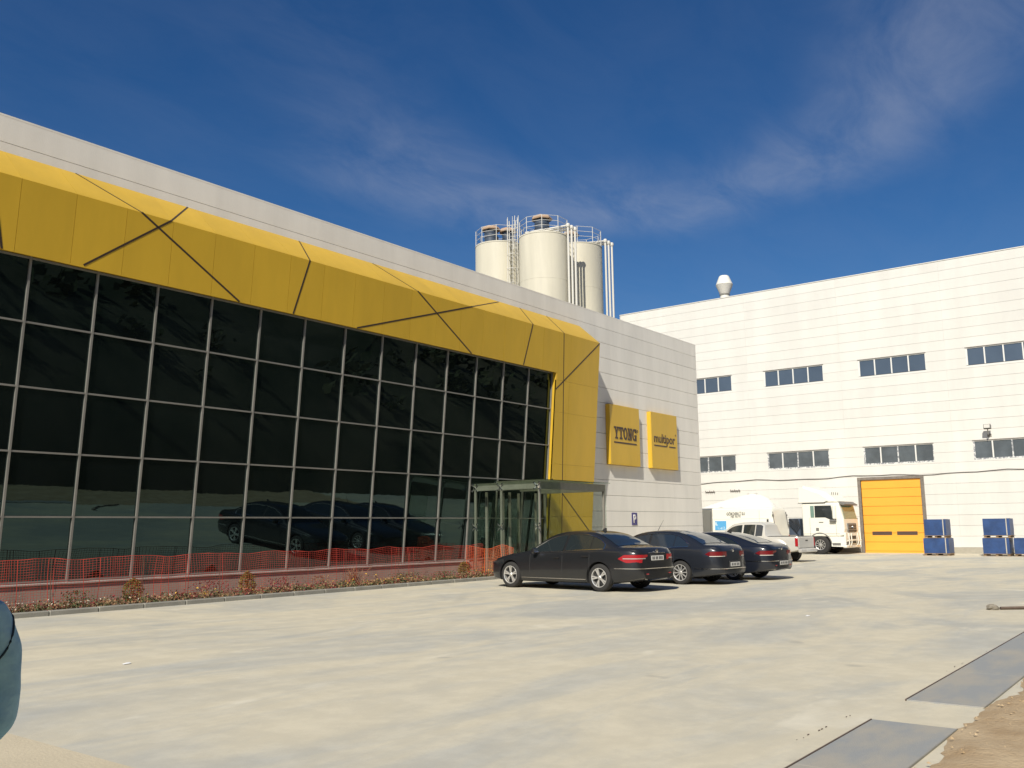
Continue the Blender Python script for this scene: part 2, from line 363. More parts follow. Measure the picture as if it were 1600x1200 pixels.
def text_mesh(txt, h, m, width=None, extrude=0.01, bold=0.0):
    cu = bpy.data.curves.new('t', 'FONT'); cu.body = txt; cu.size = 1; cu.extrude = 0.0; cu.align_x = 'LEFT'; cu.offset = bold; cu.resolution_u = 3
    ob = bpy.data.objects.new('t', cu); COL.objects.link(ob)
    bpy.context.view_layer.update(); dg = bpy.context.evaluated_depsgraph_get()
    me = bpy.data.meshes.new_from_object(ob.evaluated_get(dg)); bpy.data.objects.remove(ob); bpy.data.curves.remove(cu)
    a = np.array([v.co[:] for v in me.vertices]); mn, mx = a.min(0), a.max(0)
    sx = h/(mx[1]-mn[1]) if width is None else width/(mx[0]-mn[0]); sy = h/(mx[1]-mn[1])
    for v in me.vertices: v.co = ((v.co.x-mn[0])*sx, (v.co.y-mn[1])*sy, 0)
    bm = bmesh.new(); bm.from_mesh(me)
    g = bmesh.ops.extrude_face_region(bm, geom=bm.faces[:]); bmesh.ops.translate(bm, verts=[e for e in g['geom'] if isinstance(e, bmesh.types.BMVert)], vec=(0, 0, extrude))
    bmesh.ops.recalc_face_normals(bm, faces=bm.faces); bm.to_mesh(me); bm.free()
    me.materials.clear(); me.materials.append(M[m]); return me
def leafcloud(mb, pts, size, rnd, mi=0):
    for p in pts:
        a = Vector((rnd.gauss(0, 1), rnd.gauss(0, 1), rnd.gauss(0, 1))).normalized(); b = a.orthogonal().normalized(); s1 = size*rnd.uniform(0.6, 1.3); p = Vector(p)
        c = a.cross(b)
        mb.add([p-b*s1*.5, p+c*s1*.3, p+b*s1*.5, p-c*s1*.3], [(0, 1, 2, 3)], mi)

# ------------------------------------------------------------------ ground and setting
b = MB(); b.add([(-600, -600, 0), (900, -600, 0), (900, 900, 0), (-600, 900, 0)], [(0, 1, 2, 3)])
struct(b.build('ground', 'ground'))
b = MB(); b.cbox(-3.0, 3.58, 2.9, 16.2, -0.05, 0.035, 0.012); struct(b.build('pavement', 'pad'))
rnd = random.Random(3)
# bare soil towards the camera side
nx, ny = 420, 30; rows = []
for i in range(nx):
    X = -6 + i*0.1; row = []
    for j in range(ny):
        t = j/(ny-1); edge = 1.755 + 0.05*math.sin(X*1.7) + 0.035*math.sin(X*4.1+1) + rnd.uniform(-.025, .025)
        Y = edge + t*(-3.2-edge); z = 0.002 if j == 0 else 0.010 + 0.06*t + rnd.uniform(0, 0.02) + 0.012*math.sin(X*1.9+Y*5)+.012*math.sin(X*5.1-Y*7)
        row.append((X+rnd.uniform(-.03, .03), Y, z if j == 0 else max(z, .014)))
    rows.append(row)
b = MB(); b.grid(rows); o = b.build('bare_soil', 'bare_soil', smooth=True, ang=80); struct(o)
b = MB()
for k in range(420):
    X = rnd.uniform(4, 22); Y = 1.76 - abs(rnd.gauss(0, 0.55)); s = rnd.uniform(.005, .018)
    if k % 60 == 0: s *= 2.2
    b.add([(X+s*rnd.uniform(.6, 1.3)*dx, Y+s*rnd.uniform(.6, 1.3)*dy, 0.03+s*rnd.uniform(.3, .8)*dz) for dx, dy, dz in ((1, 0, 0), (-1, 0, 0), (0, 1, 0), (0, -1, 0), (0, 0, 1.6))], [(0, 2, 4), (2, 1, 4), (1, 3, 4), (3, 0, 4)])
stuff(b.build('pebbles', 'bare_soil'), 'loose pebbles and crumbs along the edge of the bare brown soil', 'pebbles')
# hillside behind the camera
rows = []
for i in range(91):
    X = -140 + i*4.4; row = []
    for j in range(36):
        t = j/35; Y = -3.0 - 78*t**1.2; base = 40*(1-math.exp(-1.25*t*1.6))*1.05
        z = base*(0.9+0.12*math.sin(X*.05+1)) + (rnd.uniform(-1, 1)*1.0 + 1.1*math.sin(X*.31+j*.7))*min(1, t*4)
        row.append((X+rnd.uniform(-1, 1), Y+rnd.uniform(-.5, .5)*min(1, t*6), z if j else -0.02))
    rows.append(row)
b = MB(); b.grid(rows); struct(b.build('hillside', 'hill', smooth=True, ang=60))
b = MB()
for k in range(900):
    i = rnd.randrange(20, 85); j = int(3+32*rnd.random()**1.3); P = Vector(rows[i][min(j, 35)]); s = rnd.uniform(.5, 1.6)
    leafcloud(b, [P+Vector((rnd.gauss(0, s*.6), rnd.gauss(0, s*.6), abs(rnd.gauss(.6, .5))*s)) for q in range(34)], s*.7, rnd)
stuff(b.build('scrub', 'scrub'), 'dark scrub covering the hillside facing the glass front', 'scrub')

# drain covers (concrete plates in a strip)
for x0, x1, lab in ((1.0, 8.03, 'nearer grey drain plate in the lower right corner beside bare soil'), (9.07, 19.0, 'farther grey drain plate running off the right edge beside bare soil')):
    t = thing('drain_plate', (x0, 2.1, 0), lab, 'drain cover', 'grey drain plates along the soil')
    xs = np.linspace(x0, x1, int(round((x1-x0)/1.9))+1)
    for a, c in zip(xs[:-1], xs[1:]): piece('slab', a+.001, c-.001, 1.80, 2.44, -0.02, 0.012, 'plate_grey', t, 0.003)
    piece('edge_rail', x0, x1, 2.442, 2.453, -0.02, 0.015, 'plate_edge', t)
    piece('edge_rail', x0, x1, 1.791, 1.798, -0.02, 0.013, 'kerb', t)
b = MB()
for k in range(170):
    X = 4.6 + k*.08 + rnd.uniform(-.02, .02); Y = 2.72 - 0.035*(X-6) + rnd.gauss(0, .012)
    if rnd.random() < .5+.5*(math.sin(X*2.3)*math.sin(X*.9+1) > -.1): continue
    s = rnd.uniform(.004, .012); b.add([(X-s*3, Y-s*.5, .004), (X+s*2, Y-s*.4, .004), (X+s, Y+s*.5, .006), (X-s, Y+s*.6, .005), (X, Y, .004+s*.5)], [(0, 1, 4), (1, 2, 4), (2, 3, 4), (3, 0, 4)])
stuff(b.build('joint_crumbs', 'plate_edge'), 'dark crumbs along the cracked joint beside the drain plates', 'debris')
# rubble lump and litter
def lump(name, loc, s, m, label, cat, seed):
    r = random.Random(seed); b = MB(); rows = []
    for i in range(7):
        ph = math.pi*i/6; rows.append([(loc[0]+s[0]*math.sin(ph)*math.cos(a)*r.uniform(.8, 1.15), loc[1]+s[1]*math.sin(ph)*math.sin(a)*r.uniform(.8, 1.15), loc[2]+s[2]*(1-math.cos(ph))*r.uniform(.9, 1.1)) for a in [2*math.pi*k/9 for k in range(9)]])
    b.grid(rows, closed=True); return tag(b.build(name, m), label, cat)
lump('rubble', (19.25, 3.52, -0.02), (.10, .12, .06), 'rubble', 'rough lump of broken concrete lying on the open yard', 'rubble', 4)
b = MB(); b.tube([(19.3, 3.4, .03), (19.7, 2.9, .035), (20.4, 2.3, .03), (21.2, 1.9, .04)], .03, 5); tag(b.build('old_hose', 'plate_edge'), 'brown hose lying on the yard behind the concrete lump', 'hose')
for (X, Y), lab in (((6.29, 10.8), 'white paper scrap on the ground in front of the planting bed'), ((16.31, 5.95), 'tiny white paper scrap on the open middle of the yard')):
    b = MB(); b.add([(X-.05, Y-.02, .006), (X+.05, Y-.03, .012), (X+.06, Y+.03, .02), (X-.04, Y+.03, .007), (X, Y, .022)], [(0, 1, 4), (1, 2, 4), (2, 3, 4), (3, 0, 4)]); tag(b.build('paper_scrap', 'paper'), lab, 'litter')

# ------------------------------------------------------------------ office building
YW = 20.1; XR = 41.55; XL = -4.0; ZP = 10.6
office = thing('office_building', ((XL+XR)/2, 32, 0), 'white panelled office building with yellow framed dark glass front', 'building')
def mb_box(name, x0, x1, y0, y1, z0, z1, m, parent, c=0): return piece(name, x0, x1, y0, y1, z0, z1, m, parent, c)
mb_box('core_wall', XL, XR-.13, YW+.13, YW+26, 0, ZP-.25, 'joint_back', office)
mb_box('roof', XL, XR-.13, YW+.13, YW+26, ZP-.247, ZP-.05, 'roof_grey', office)
zj = [0.0, 0.308] + [0.954 + 0.646*k for k in range(15)]
zj = [z for z in zj if z < 10.05] + [ZP]
for a, c in zip(zj[:-1], zj[1:]):
    lo = 30.2
    if a < 9.3: mb_box('wall_panel', lo, XR, YW, YW+.12, a+.007, c-.007, 'wall_white', office, .006)
    else:
        xs = [XL, 5.0, 14.0, 23.0, 32.0, XR]
        for x0, x1 in zip(xs[:-1], xs[1:]): mb_box('wall_panel', x0+.0004, x1-.0004, YW, YW+.12, a+.007, c-.007, 'wall_white', office)
    mb_box('side_panel', XR-.125, XR-.005, YW+.121, YW+26, a+.009, c-.009, 'wall_white', office, .006)
mb_box('coping', XL, XR+.004, YW-.003, YW+.2, ZP-.013, ZP+.03, 'wall_white', office)
# curtain wall on a plane leaning outwards at the top
K = -0.08
def gy(z, off=0.0): return 20.0 + K*(z-0.6) + off
def slab(name, x0, x1, z0, z1, o0, o1, m, parent, ch=False):
    """box that follows the leaning plane, o0 front offset, o1 back offset"""
    b = MB(); b.add([(x0, gy(z0, o0), z0), (x1, gy(z0, o0), z0), (x1, gy(z0, o1), z0), (x0, gy(z0, o1), z0), (x0, gy(z1, o0), z1), (x1, gy(z1, o0), z1), (x1, gy(z1, o1), z1), (x0, gy(z1, o1), z1)],
        [(0, 1, 2, 3), (7, 6, 5, 4), (0, 4, 5, 1), (1, 5, 6, 2), (2, 6, 7, 3), (3, 7, 4, 0)])
    return b.build(name, m, parent)
XM = [27.93 - 1.482*k for k in range(22)]; ZR = [0.58, 1.935, 3.29, 4.64, 6.0, 7.36]
rp = random.Random(12)
for k in range(len(XM)-1):
    for r in range(5):
        x0, x1, z0, z1 = XM[k+1]+.018, XM[k]-.018, ZR[r]+.016, ZR[r+1]-.016
        j = [rp.uniform(-.004, .004) for _ in range(4)]
        b = MB(); P = [(x0, z0, j[0]), (x1, z0, j[1]), (x1, z1, j[2]), (x0, z1, j[0]+j[2]-j[1])]
        b.add([(x, gy(z, o), z) for x, z, o in P] + [(x, gy(z, .06), z) for x, z, o in P], [(0, 1, 2, 3), (7, 6, 5, 4), (0, 4, 5, 1), (1, 5, 6, 2), (2, 6, 7, 3), (3, 7, 4, 0)])
        b.build('glass_pane', 'pane_dark', office)
for x in XM: slab('mullion', x-.022, x+.022, ZR[0]-.03, ZR[-1]+.05, -.05, .05, 'alu', office)
for z in ZR:
    for k in range(len(XM)-1): slab('transom', XM[k+1]+.0225, XM[k]-.0225, z-.019, z+.019, -.040, .05, 'alu', office)
mb_box('plinth', XL, 23.45, 19.85, YW+.12, 0, .50, 'plinth', office)
mb_box('sill', XL, 23.5, 19.81, 19.99, .502, .548, 'sill', office, .008)
mb_box('threshold', 23.46, 30.0, 19.9, YW+.12, 0, .50, 'plinth', office)
# yellow portal: panels of the leaning face, sloping top, right leg and reveals
FO = -0.2
def fy(z): return gy(z, FO)
ZT, ZB = 8.93, 7.36; XO, XI = 30.9, 27.95
XJ = [8.24 + 1.175*k for k in range(-10, 17)]
XJ = [x for x in XJ if x < 27.3] + [28.05]
for x0, x1 in zip(XJ[:-1], XJ[1:]):
    slab('fascia_panel', x0+.004, x1-.004, ZB, ZT-.001, FO, FO+.05, 'yellow', office)
    b = MB(); x0_, x1_ = x0+.002, x1-.002
    b.add([(x0_, fy(ZT), ZT), (x1_, fy(ZT), ZT), (x1_, YW-.002, 9.78), (x0_, YW-.002, 9.78), (x0_, fy(ZT)+.05, ZT), (x1_, fy(ZT)+.05, ZT), (x1_, YW-.002, 9.72), (x0_, YW-.002, 9.72)], [(0, 1, 2, 3), (4, 7, 6, 5), (0, 4, 5, 1), (2, 6, 7, 3), (1, 5, 6, 2), (0, 3, 7, 4)])
    b.build('bevel_panel', 'yellow', office)
b = MB(); b.add([(28.052, fy(ZT), ZT), (XO, fy(ZT), ZT), (XO, YW-.002, 9.78), (28.052, YW-.002, 9.78), (28.052, fy(ZT)+.05, ZT-.05), (XO, fy(ZT)+.05, ZT-.05), (XO, YW-.002, 9.70), (28.052, YW-.002, 9.70)], [(0, 1, 2, 3), (4, 7, 6, 5), (0, 4, 5, 1), (2, 6, 7, 3), (1, 5, 6, 2), (0, 3, 7, 4)])
b.build('bevel_panel', 'yellow', office)
zl = [0.02, 2.0, 3.95, 5.9, 7.1, ZT-.001]
for z0, z1 in zip(zl[:-1], zl[1:]):
    xa, xb = (XI, 28.85)
    if z0 >= 7.0: xa = 28.054
    zz0, zz1 = z0+.003, z1-.003
    slab('leg_panel', xa, 28.85, zz0, zz1, FO, FO+.05, 'yellow', office)
    slab('leg_panel', 28.856, XO-.02, zz0, zz1, FO, FO+.05, 'yellow', office)
if True:
    slab('leg_panel', 28.0, 28.0525, 7.1, ZB-.001, FO+.002, FO+.05, 'yellow', office)
# reveals: inner side of the leg, soffit, outer side
b = MB(); b.add([(XI, fy(.02), .02), (XI, gy(.02, .05), .02), (XI, gy(ZB, .05), ZB), (XI, fy(ZB), ZB), (XI+.05, fy(.02)+.01, .02), (XI+.05, gy(.02, .05), .02), (XI+.05, gy(ZB, .05), ZB), (XI+.05, fy(ZB)+.01, ZB)], [(0, 1, 2, 3), (4, 7, 6, 5), (0, 4, 5, 1), (2, 6, 7, 3), (0, 3, 7, 4)])
b.build('inner_reveal', 'yellow', office)
b = MB(); b.add([(XO-.018, fy(.02), .02), (XO-.018, YW-.002, .02), (XO-.018, YW-.002, 9.70), (XO-.018, fy(ZT), ZT-.02), (XO, fy(.02), .02), (XO, YW-.002, .02), (XO, YW-.002, 9.77), (XO, fy(ZT), ZT-.002)], [(3, 2, 1, 0), (4, 5, 6, 7), (0, 4, 7, 3), (2, 6, 5, 1)])
b.build('outer_side', 'yellow', office)
mb_box('soffit', XL, XI, 19.30, YW, ZB+.056, ZB+.10, 'yellow', office)
mb_box('lintel_back', XL, XO-.05, 19.9, YW-.004, ZB+.12, 9.60, 'joint_back', office)
# dark inlay lines
def inlay(pts, plane, wdt=.023):
    """pts: (x,z) on leaning face or (x,t) on bevel"""
    P = []
    for x, t in pts: P.append(Vector((x, fy(t), t)) if plane == 'f' else Vector((x, fy(ZT)+(YW-fy(ZT))*t, ZT+(9.78-ZT)*t)))
    n = Vector((0, -1, K)).normalized() if plane == 'f' else Vector((0, -(9.78-ZT), YW-fy(ZT))).normalized()
    d = (P[1]-P[0]).normalized(); s = d.cross(n).normalized()*wdt; b = MB()
    lo, hi = -n*.01, n*.006
    b.add([P[0]-s+lo, P[0]+s+lo, P[1]+s+lo, P[1]-s+lo, P[0]-s+hi, P[0]+s+hi, P[1]+s+hi, P[1]-s+hi], [(0, 1, 2, 3), (7, 6, 5, 4), (0, 4, 5, 1), (1, 5, 6, 2), (2, 6, 7, 3), (3, 7, 4, 0)])
    b.build('inlay_line', 'groove', office)
ZBB = ZB+.01; ZTT = ZT
for pts in (((9.71, ZBB+.04), (11.69, ZTT)), ((10.94, ZTT), (13.78, ZBB)), ((15.93, ZTT), (15.50, ZBB)), ((17.82, ZBB), (22.85, ZTT)), ((20.24, ZTT), (22.98, ZBB)), ((26.32, ZTT), (25.87, ZBB)), ((30.88, ZTT-.02), (27.96, 6.74)), ((27.98, 3.39), (30.8, 1.38)), ((7.66, ZTT), (7.99, ZBB)), ((5.2, ZBB), (3.2, ZTT)), ((1.6, ZTT), (3.6, ZBB))):
    inlay(pts, 'f')
inlay(((28.33, ZTT), (28.86, .4)), 'f', .018)
for pts in (((11.69, 0), (12.72, 1)), ((9.81, 1), (10.94, 0)), ((16.32, 1), (15.93, 0)), ((22.85, 0), (25.5, .97)), ((19.2, 1), (20.24, 0)), ((26.82, 1), (26.32, 0)), ((28.55, 1), (28.33, 0))):
    inlay(pts, 'b', .02)

# ------------------------------------------------------------------ entrance vestibule
ves = thing('glass_vestibule', (25.5, 18.3, 0), 'glass entrance porch with steel posts in front of the dark facade', 'porch')
VX0, VX1, VY0, VY1, VZ = 23.6, 27.5, 17.0, 19.7, 3.12
for x, y in ((VX0+.03, VY0+.03), (VX0+.03, 18.55), (VX0+.03, VY1-.05), (VX1-.03, VY0+.03), (25.36, VY1-.15), (26.9, VY1-.15), (VX1-.03, VY1-.15)):
    piece('post', x-.036, x+.036, y-.036, y+.036, 0, VZ-.30, 'steel', ves, .006)
piece('beam', VX0-.02, VX0+.10, VY0+.12, VY1, VZ-.299, VZ-.06, 'steel', ves, .006)
piece('beam', VX0-.02, VX1+.02, VY0-.02, VY0+.119, VZ-.299, VZ-.06, 'steel', ves, .006)
piece('beam', VX1-.10, VX1+.02, VY0+.12, VY1, VZ-.299, VZ-.06, 'steel', ves, .006)
for x in (24.9, 26.2): piece('rafter', x-.05, x+.05, VY0+.12, VY1, VZ-.25, VZ-.062, 'steel', ves, .006)
for x0, x1 in ((VX0-.15, 24.9), (24.9, 26.2), (26.2, VX1+.15)): piece('roof_pane', x0+.005, x1-.005, VY0-.15, VY1, VZ-.02, VZ, 'roof_glass', ves)
for y0, y1 in ((VY0, 18.55), (18.55, VY1)):
    for z0, z1 in ((.05, 1.62), (1.635, VZ-.05)): piece('side_pane', VX0-.055, VX0-.043, y0+.006, y1-.006, z0, z1, 'clear_glass', ves)
piece('side_pane', VX1+.08, VX1+.092, VY0, VY1, .05, VZ-.05, 'clear_glass', ves)
piece('front_pane', VX0, 24.7, VY0-.055, VY0-.043, .05, VZ-.05, 'clear_glass', ves)
for y in (VY0+.06, 18.55, VY1-.08):
    for z in (1.63, VZ-.2):
        b = MB(); c = Vector((VX0-.035, y, z))
        for dy, dz in ((1, 1), (1, -1), (-1, 1), (-1, -1)): b.tube([c, c+Vector((-.03, dy*.10, dz*.10))], .014, 5); b.lathe([(.0, -.012), (.028, -.01), (.028, .01), (0, .012)], 8, c+Vector((-.03, dy*.10, dz*.10)), 'x')
        b.lathe([(0, -.03), (.03, -.03), (.03, .03), (0, .03)], 8, c, 'x')
        b.build('spider_fitting', 'chrome', ves)
for x in (24.2, 25.1, 26.0): piece('inner_frame', x-.03, x+.03, 19.60, 19.68, 0, 2.8, 'steel', ves)
piece('door_leaf', 24.24, 25.06, 19.62, 19.65, .05, 2.3, 'clear_glass', ves); piece('door_leaf', 25.14, 25.96, 19.62, 19.65, .05, 2.3, 'clear_glass', ves)
b = MB(); b.lathe([(.02, 0), (.16, .05), (.2, .25), (.18, .4), (0, .45)], 14, (26.6, 18.3, .55)); b.lathe([(.12, 0), (.12, .55), (0, .56)], 14, (26.6, 18.3, 0)); b.build('reception_lamp_base', 'steel', ves, smooth=True)

# ------------------------------------------------------------------ sign boards
YS = YW-.215
s1 = thing('sign_board', (34, YS, 4.18), 'yellow sign board reading YTONG partly in the portal shadow', 'sign', 'yellow sign boards')
piece('panel', 32.74, 35.23, YS, YW-.001, 4.18, 6.73, 'yellow', s1, .012)
s2 = thing('sign_board', (37.5, YS, 4.18), 'yellow sign board reading multipor nearer the building corner', 'sign', 'yellow sign boards')
piece('panel', 36.29, 38.78, YS, YW-.001, 4.18, 6.73, 'yellow', s2, .012)
def slab_letters(parent, x0, z0, w, h):
    """slab serif YTONG built from bars; each bar a hair deeper than the last"""
    b = MB(); st = [0]; cw = w/5.15; t = cw*.26; sf = h*.15
    def bar(poly):
        st[0] += 1; b.prism([(x0+px, z0+pz) for px, pz in poly], YS-.012-st[0]*.0006, YS-.0005, 'y')
    def rect(a, c, d, e): bar([(a, c), (d, c), (d, e), (a, e)])
    x = 0                                                       # Y
    rect(x+cw*.38, 0, x+cw*.38+t, h*.5); rect(x+cw*.2, 0, x+cw*.82, sf)
    bar([(x+cw*.12, h), (x+cw*.12+t, h), (x+cw*.38+t, h*.42), (x+cw*.38, h*.42)]); bar([(x+cw*.72, h), (x+cw*.92, h), (x+cw*.38+t, h*.42), (x+cw*.38+t*.4, h*.42)])
    rect(x-cw*.02, h-sf, x+cw*.46, h); rect(x+cw*.6, h-sf, x+cw*1.02, h)
    x += cw*1.05                                                # T
    rect(x+cw*.36, 0, x+cw*.36+t, h); rect(x, h-sf, x+cw*.98, h); rect(x+cw*.18, 0, x+cw*.8, sf); rect(x, h*.66, x+cw*.13, h); rect(x+cw*.85, h*.66, x+cw*.98, h)
    x += cw*1.03                                                # O
    n = 20; ro, ri = [], []
    for k in range(n):
        a = 2*math.pi*k/n; ro.append((x0+x+cw*.5+cw*.48*math.cos(a), z0+h*.5+h*.52*math.sin(a))); ri.append((x0+x+cw*.5+cw*.21*math.cos(a), z0+h*.5+h*.34*math.sin(a)))
    for k in range(n):
        q = [ro[k], ro[(k+1) % n], ri[(k+1) % n], ri[k]]; b.prism(q, YS-.013, YS-.0005, 'y')
    x += cw*1.03                                                # N
    rect(x+cw*.14, 0, x+cw*.30, h); rect(x+cw*.72, 0, x+cw*.88, h); bar([(x+cw*.1, h), (x+cw*.38, h), (x+cw*.88, 0), (x+cw*.62, 0)])
    rect(x, 0, x+cw*.42, sf); rect(x, h-sf, x+cw*.36, h); rect(x+cw*.6, h-sf, x+cw*1.0, h)
    x += cw*1.04                                                # G
    for k in range(n):
        if k in (0, 1): continue
        q = [(px+cw*1.03+cw*1.04, pz) for px, pz in (ro[k], ro[(k+1) % n], ri[(k+1) % n], ri[k])]; b.prism(q, YS-.013, YS-.0005, 'y')
    rect(x+cw*.56, h*.34, x+cw*1.0, h*.34+sf); rect(x+cw*.74, -h*.01, x+cw*.94, h*.36); rect(x+cw*.80, h*.66, x+cw*.95, h)
    b.build('lettering', 'letter_dark', parent)
slab_letters(s1, 33.06, 5.28, 1.86, .52)
piece('underline', 33.04, 34.92, YS-.012, YS-.0005, 5.10, 5.16, 'letter_dark', s1)
b = MB()
for k in range(10):
    a, c = 2*math.pi*k/10, 2*math.pi*(k+1)/10
    b.prism([(35.02+.06*math.cos(a), 5.72+.06*math.sin(a)), (35.02+.06*math.cos(c), 5.72+.06*math.sin(c)), (35.02+.035*math.cos(c), 5.72+.035*math.sin(c)), (35.02+.035*math.cos(a), 5.72+.035*math.sin(a))], YS-.01, YS-.0005, 'y')
b.build('trademark_ring', 'letter_dark', s1)
FLIP = Matrix(((1, 0, 0, 0), (0, 0, -1, 0), (0, 1, 0, 0), (0, 0, 0, 1)))     # text plane xy -> xz facing -Y
link('lettering', text_mesh('multipor', .54, 'letter_dark', width=2.0, extrude=.012, bold=.012), s2, Matrix.Translation((36.52, YS-.0005, 5.23)) @ FLIP)
piece('underline', 36.52, 37.70, YS-.012, YS-.0005, 5.19, 5.245, 'letter_dark', s2); piece('underline', 37.95, 38.55, YS-.012, YS-.0005, 5.19, 5.245, 'letter_dark', s2)
b = MB()
for k in range(10):
    a, c = 2*math.pi*k/10, 2*math.pi*(k+1)/10
    b.prism([(38.6+.045*math.cos(a), 5.80+.045*math.sin(a)), (38.6+.045*math.cos(c), 5.80+.045*math.sin(c)), (38.6+.028*math.cos(c), 5.80+.028*math.sin(c)), (38.6+.028*math.cos(a), 5.80+.028*math.sin(a))], YS-.01, YS-.0005, 'y')
b.build('trademark_ring', 'letter_dark', s2)
s3 = thing('parking_sign', (34.9, YW-.02, 1.67), 'small blue parking sign with white P on the white wall', 'sign')
piece('plate', 34.68, 35.12, YW-.022, YW-.001, 1.66, 2.19, 'sign_blue', s3, .004)
link('letter', text_mesh('P', .36, 'sign_white', width=.24, extrude=.006, bold=.03), s3, Matrix.Translation((34.79, YW-.0225, 1.75)) @ FLIP)

# ------------------------------------------------------------------ warehouse
XW = 53.55; ZW = 16.03; WY0, WY1 = 3.0, 31.5
ware = thing('warehouse', (XW+20, 8, 0), 'tall cream panelled warehouse with ribbon windows and orange door', 'building')
piece('core_wall', XW+.12, XW+40, WY0, WY1-.13, 0, ZW-.2, 'joint_back', ware); piece('roof', XW+.12, XW+40, WY0, WY1-.13, ZW-.197, ZW-.03, 'roof_grey', ware)
wins = []
for yc in (25.35, 19.57, 13.87, 8.17): wins += [(yc-1.83, yc+1.83, 9.95, 10.97, 'hi'), (yc-1.86, yc+1.86, 4.92, 5.93, 'lo')]
openings = [(a, c, d, e) for a, c, d, e, _ in wins] + [(12.82, 16.03, 0.0, 4.06)]
zc = sorted(ZW-.56*k for k in range(29)); zc = [z for z in zc if z > .4]; zc = [.32]+zc if zc[0] > .6 else [.32]+zc[1:]
ybs = [WY0, 5.32, 11.02, 16.72, 22.46, 28.2, WY1]
for a, c in zip(zc[:-1], zc[1:]):
    for y0, y1 in zip(ybs[:-1], ybs[1:]):
        z0, z1, u0, u1 = a+.0045, c-.0045, y0+.0008, y1-.0008
        ov = [q for q in openings if q[0] < u1 and q[1] > u0 and q[2] < z1 and q[3] > z0]
        if not ov: piece('wall_panel', XW, XW+.11, u0, u1, z0, z1, 'ware_white', ware, .004); continue
        cuts = sorted({z0, z1} | {z for q in ov for z in q[2:4] if z0 < z < z1}); comps = []
        for d, e in zip(cuts[:-1], cuts[1:]):
            iv = [(u0, u1)]
            for q in ov:
                if q[2] < e-1e-6 and q[3] > d+1e-6: iv = [r for s in iv for r in ((s[0], min(s[1], q[0])), (max(s[0], q[1]), s[1])) if r[1]-r[0] > .01]
            for s in iv:
                bx = (s[0], s[1], d, e); touch = [k for k in comps if any(abs(r[3]-d) < 1e-6 and r[0] < bx[1] and r[1] > bx[0] for r in k)]
                comps = [k for k in comps if k not in touch] + [sum(touch, []) + [bx]]
        for k in comps:
            b = MB()
            for r in k: b.box(XW, XW+.11, *r)
            b.build('wall_panel', 'ware_white', ware)
for y0, y1 in ((WY0, 12.62), (16.22, WY1)): piece('base_strip', XW-.01, XW+.11, y0, y1, 0, .318, 'wall_plinth', ware)
piece('gable_wall', XW+.0, XW+40, WY0-.125, WY0-.002, 0, ZW, 'ware_white', ware); piece('gable_wall', XW+.0, XW+40, WY1-.128, WY1-.005, 0, ZW, 'ware_white', ware)
for k in range(len(ybs)-1): piece('coping', XW-.03, XW+.16, ybs[k]+.002, ybs[k+1]-.002, ZW-.01, ZW+.035, 'ware_white', ware)
for (y0, y1, z0, z1, kind) in wins:
    wdw = link('window', None, ware, Matrix.Translation((XW, (y0+y1)/2, z0))); wdw.empty_display_size = .2
    fm = 'film_dash' if kind == 'lo' else 'win_white'
    piece('frame', XW+.015, XW+.075, y0+.001, y1-.001, z0+.001, z0+(.075 if kind == 'lo' else .045), fm, wdw); piece('frame', XW+.015, XW+.075, y0+.001, y1-.001, z1-.045, z1-.001, 'win_white', wdw)
    ys = np.linspace(y0, y1, 5)
    for i, y in enumerate(ys):
        a, c = max(y0+.001, y-.033), min(y1-.001, y+.033)
        if i == 4: a = y1-.085
        piece('frame', XW+.012, XW+.078, a, c, z0+.076, z1-.046, fm if i % 2 == 0 else 'win_white', wdw)
    for i in range(4): piece('pane', XW+.05, XW+.062, ys[i]+.034, ys[i+1]-.034-(.02 if i == 3 else 0), z0+.077, z1-.047, 'ware_pane' if kind == 'hi' else 'ware_pane_low', wdw)
    piece('drip_cap', XW-.03, XW+.01, y0-.03, y1+.03, z1+.004, z1+.028, 'door_frame', wdw)
# orange sectional door
piece('door_frame', XW-.03, XW+.10, 12.63, 12.82, 0, 4.06, 'door_frame', ware, .01); piece('door_frame', XW-.03, XW+.10, 16.03, 16.20, 0, 4.06, 'door_frame', ware, .01); piece('door_frame', XW-.035, XW+.10, 12.63, 16.20, 4.062, 4.22, 'door_frame', ware, .01)
door = link('sectional_door', None, ware, Matrix.Translation((XW+.08, 14.4, 0))); door.empty_display_size = .2
zd = np.linspace(.10, 4.06, 9)
for i in range(8): piece('door_slat', XW+.06, XW+.10, 12.825, 16.025, zd[i]+.006, zd[i+1]-.006, 'door_orange', door, .012)
piece('bottom_seal', XW+.065, XW+.10, 12.825, 16.025, .003, .098, 'door_orange', door)
for y0, y1 in ((13.18, 14.25), (14.52, 15.58)): piece('vision_slot', XW+.052, XW+.059, y0, y1, .98, 1.18, 'dark_slot', door)
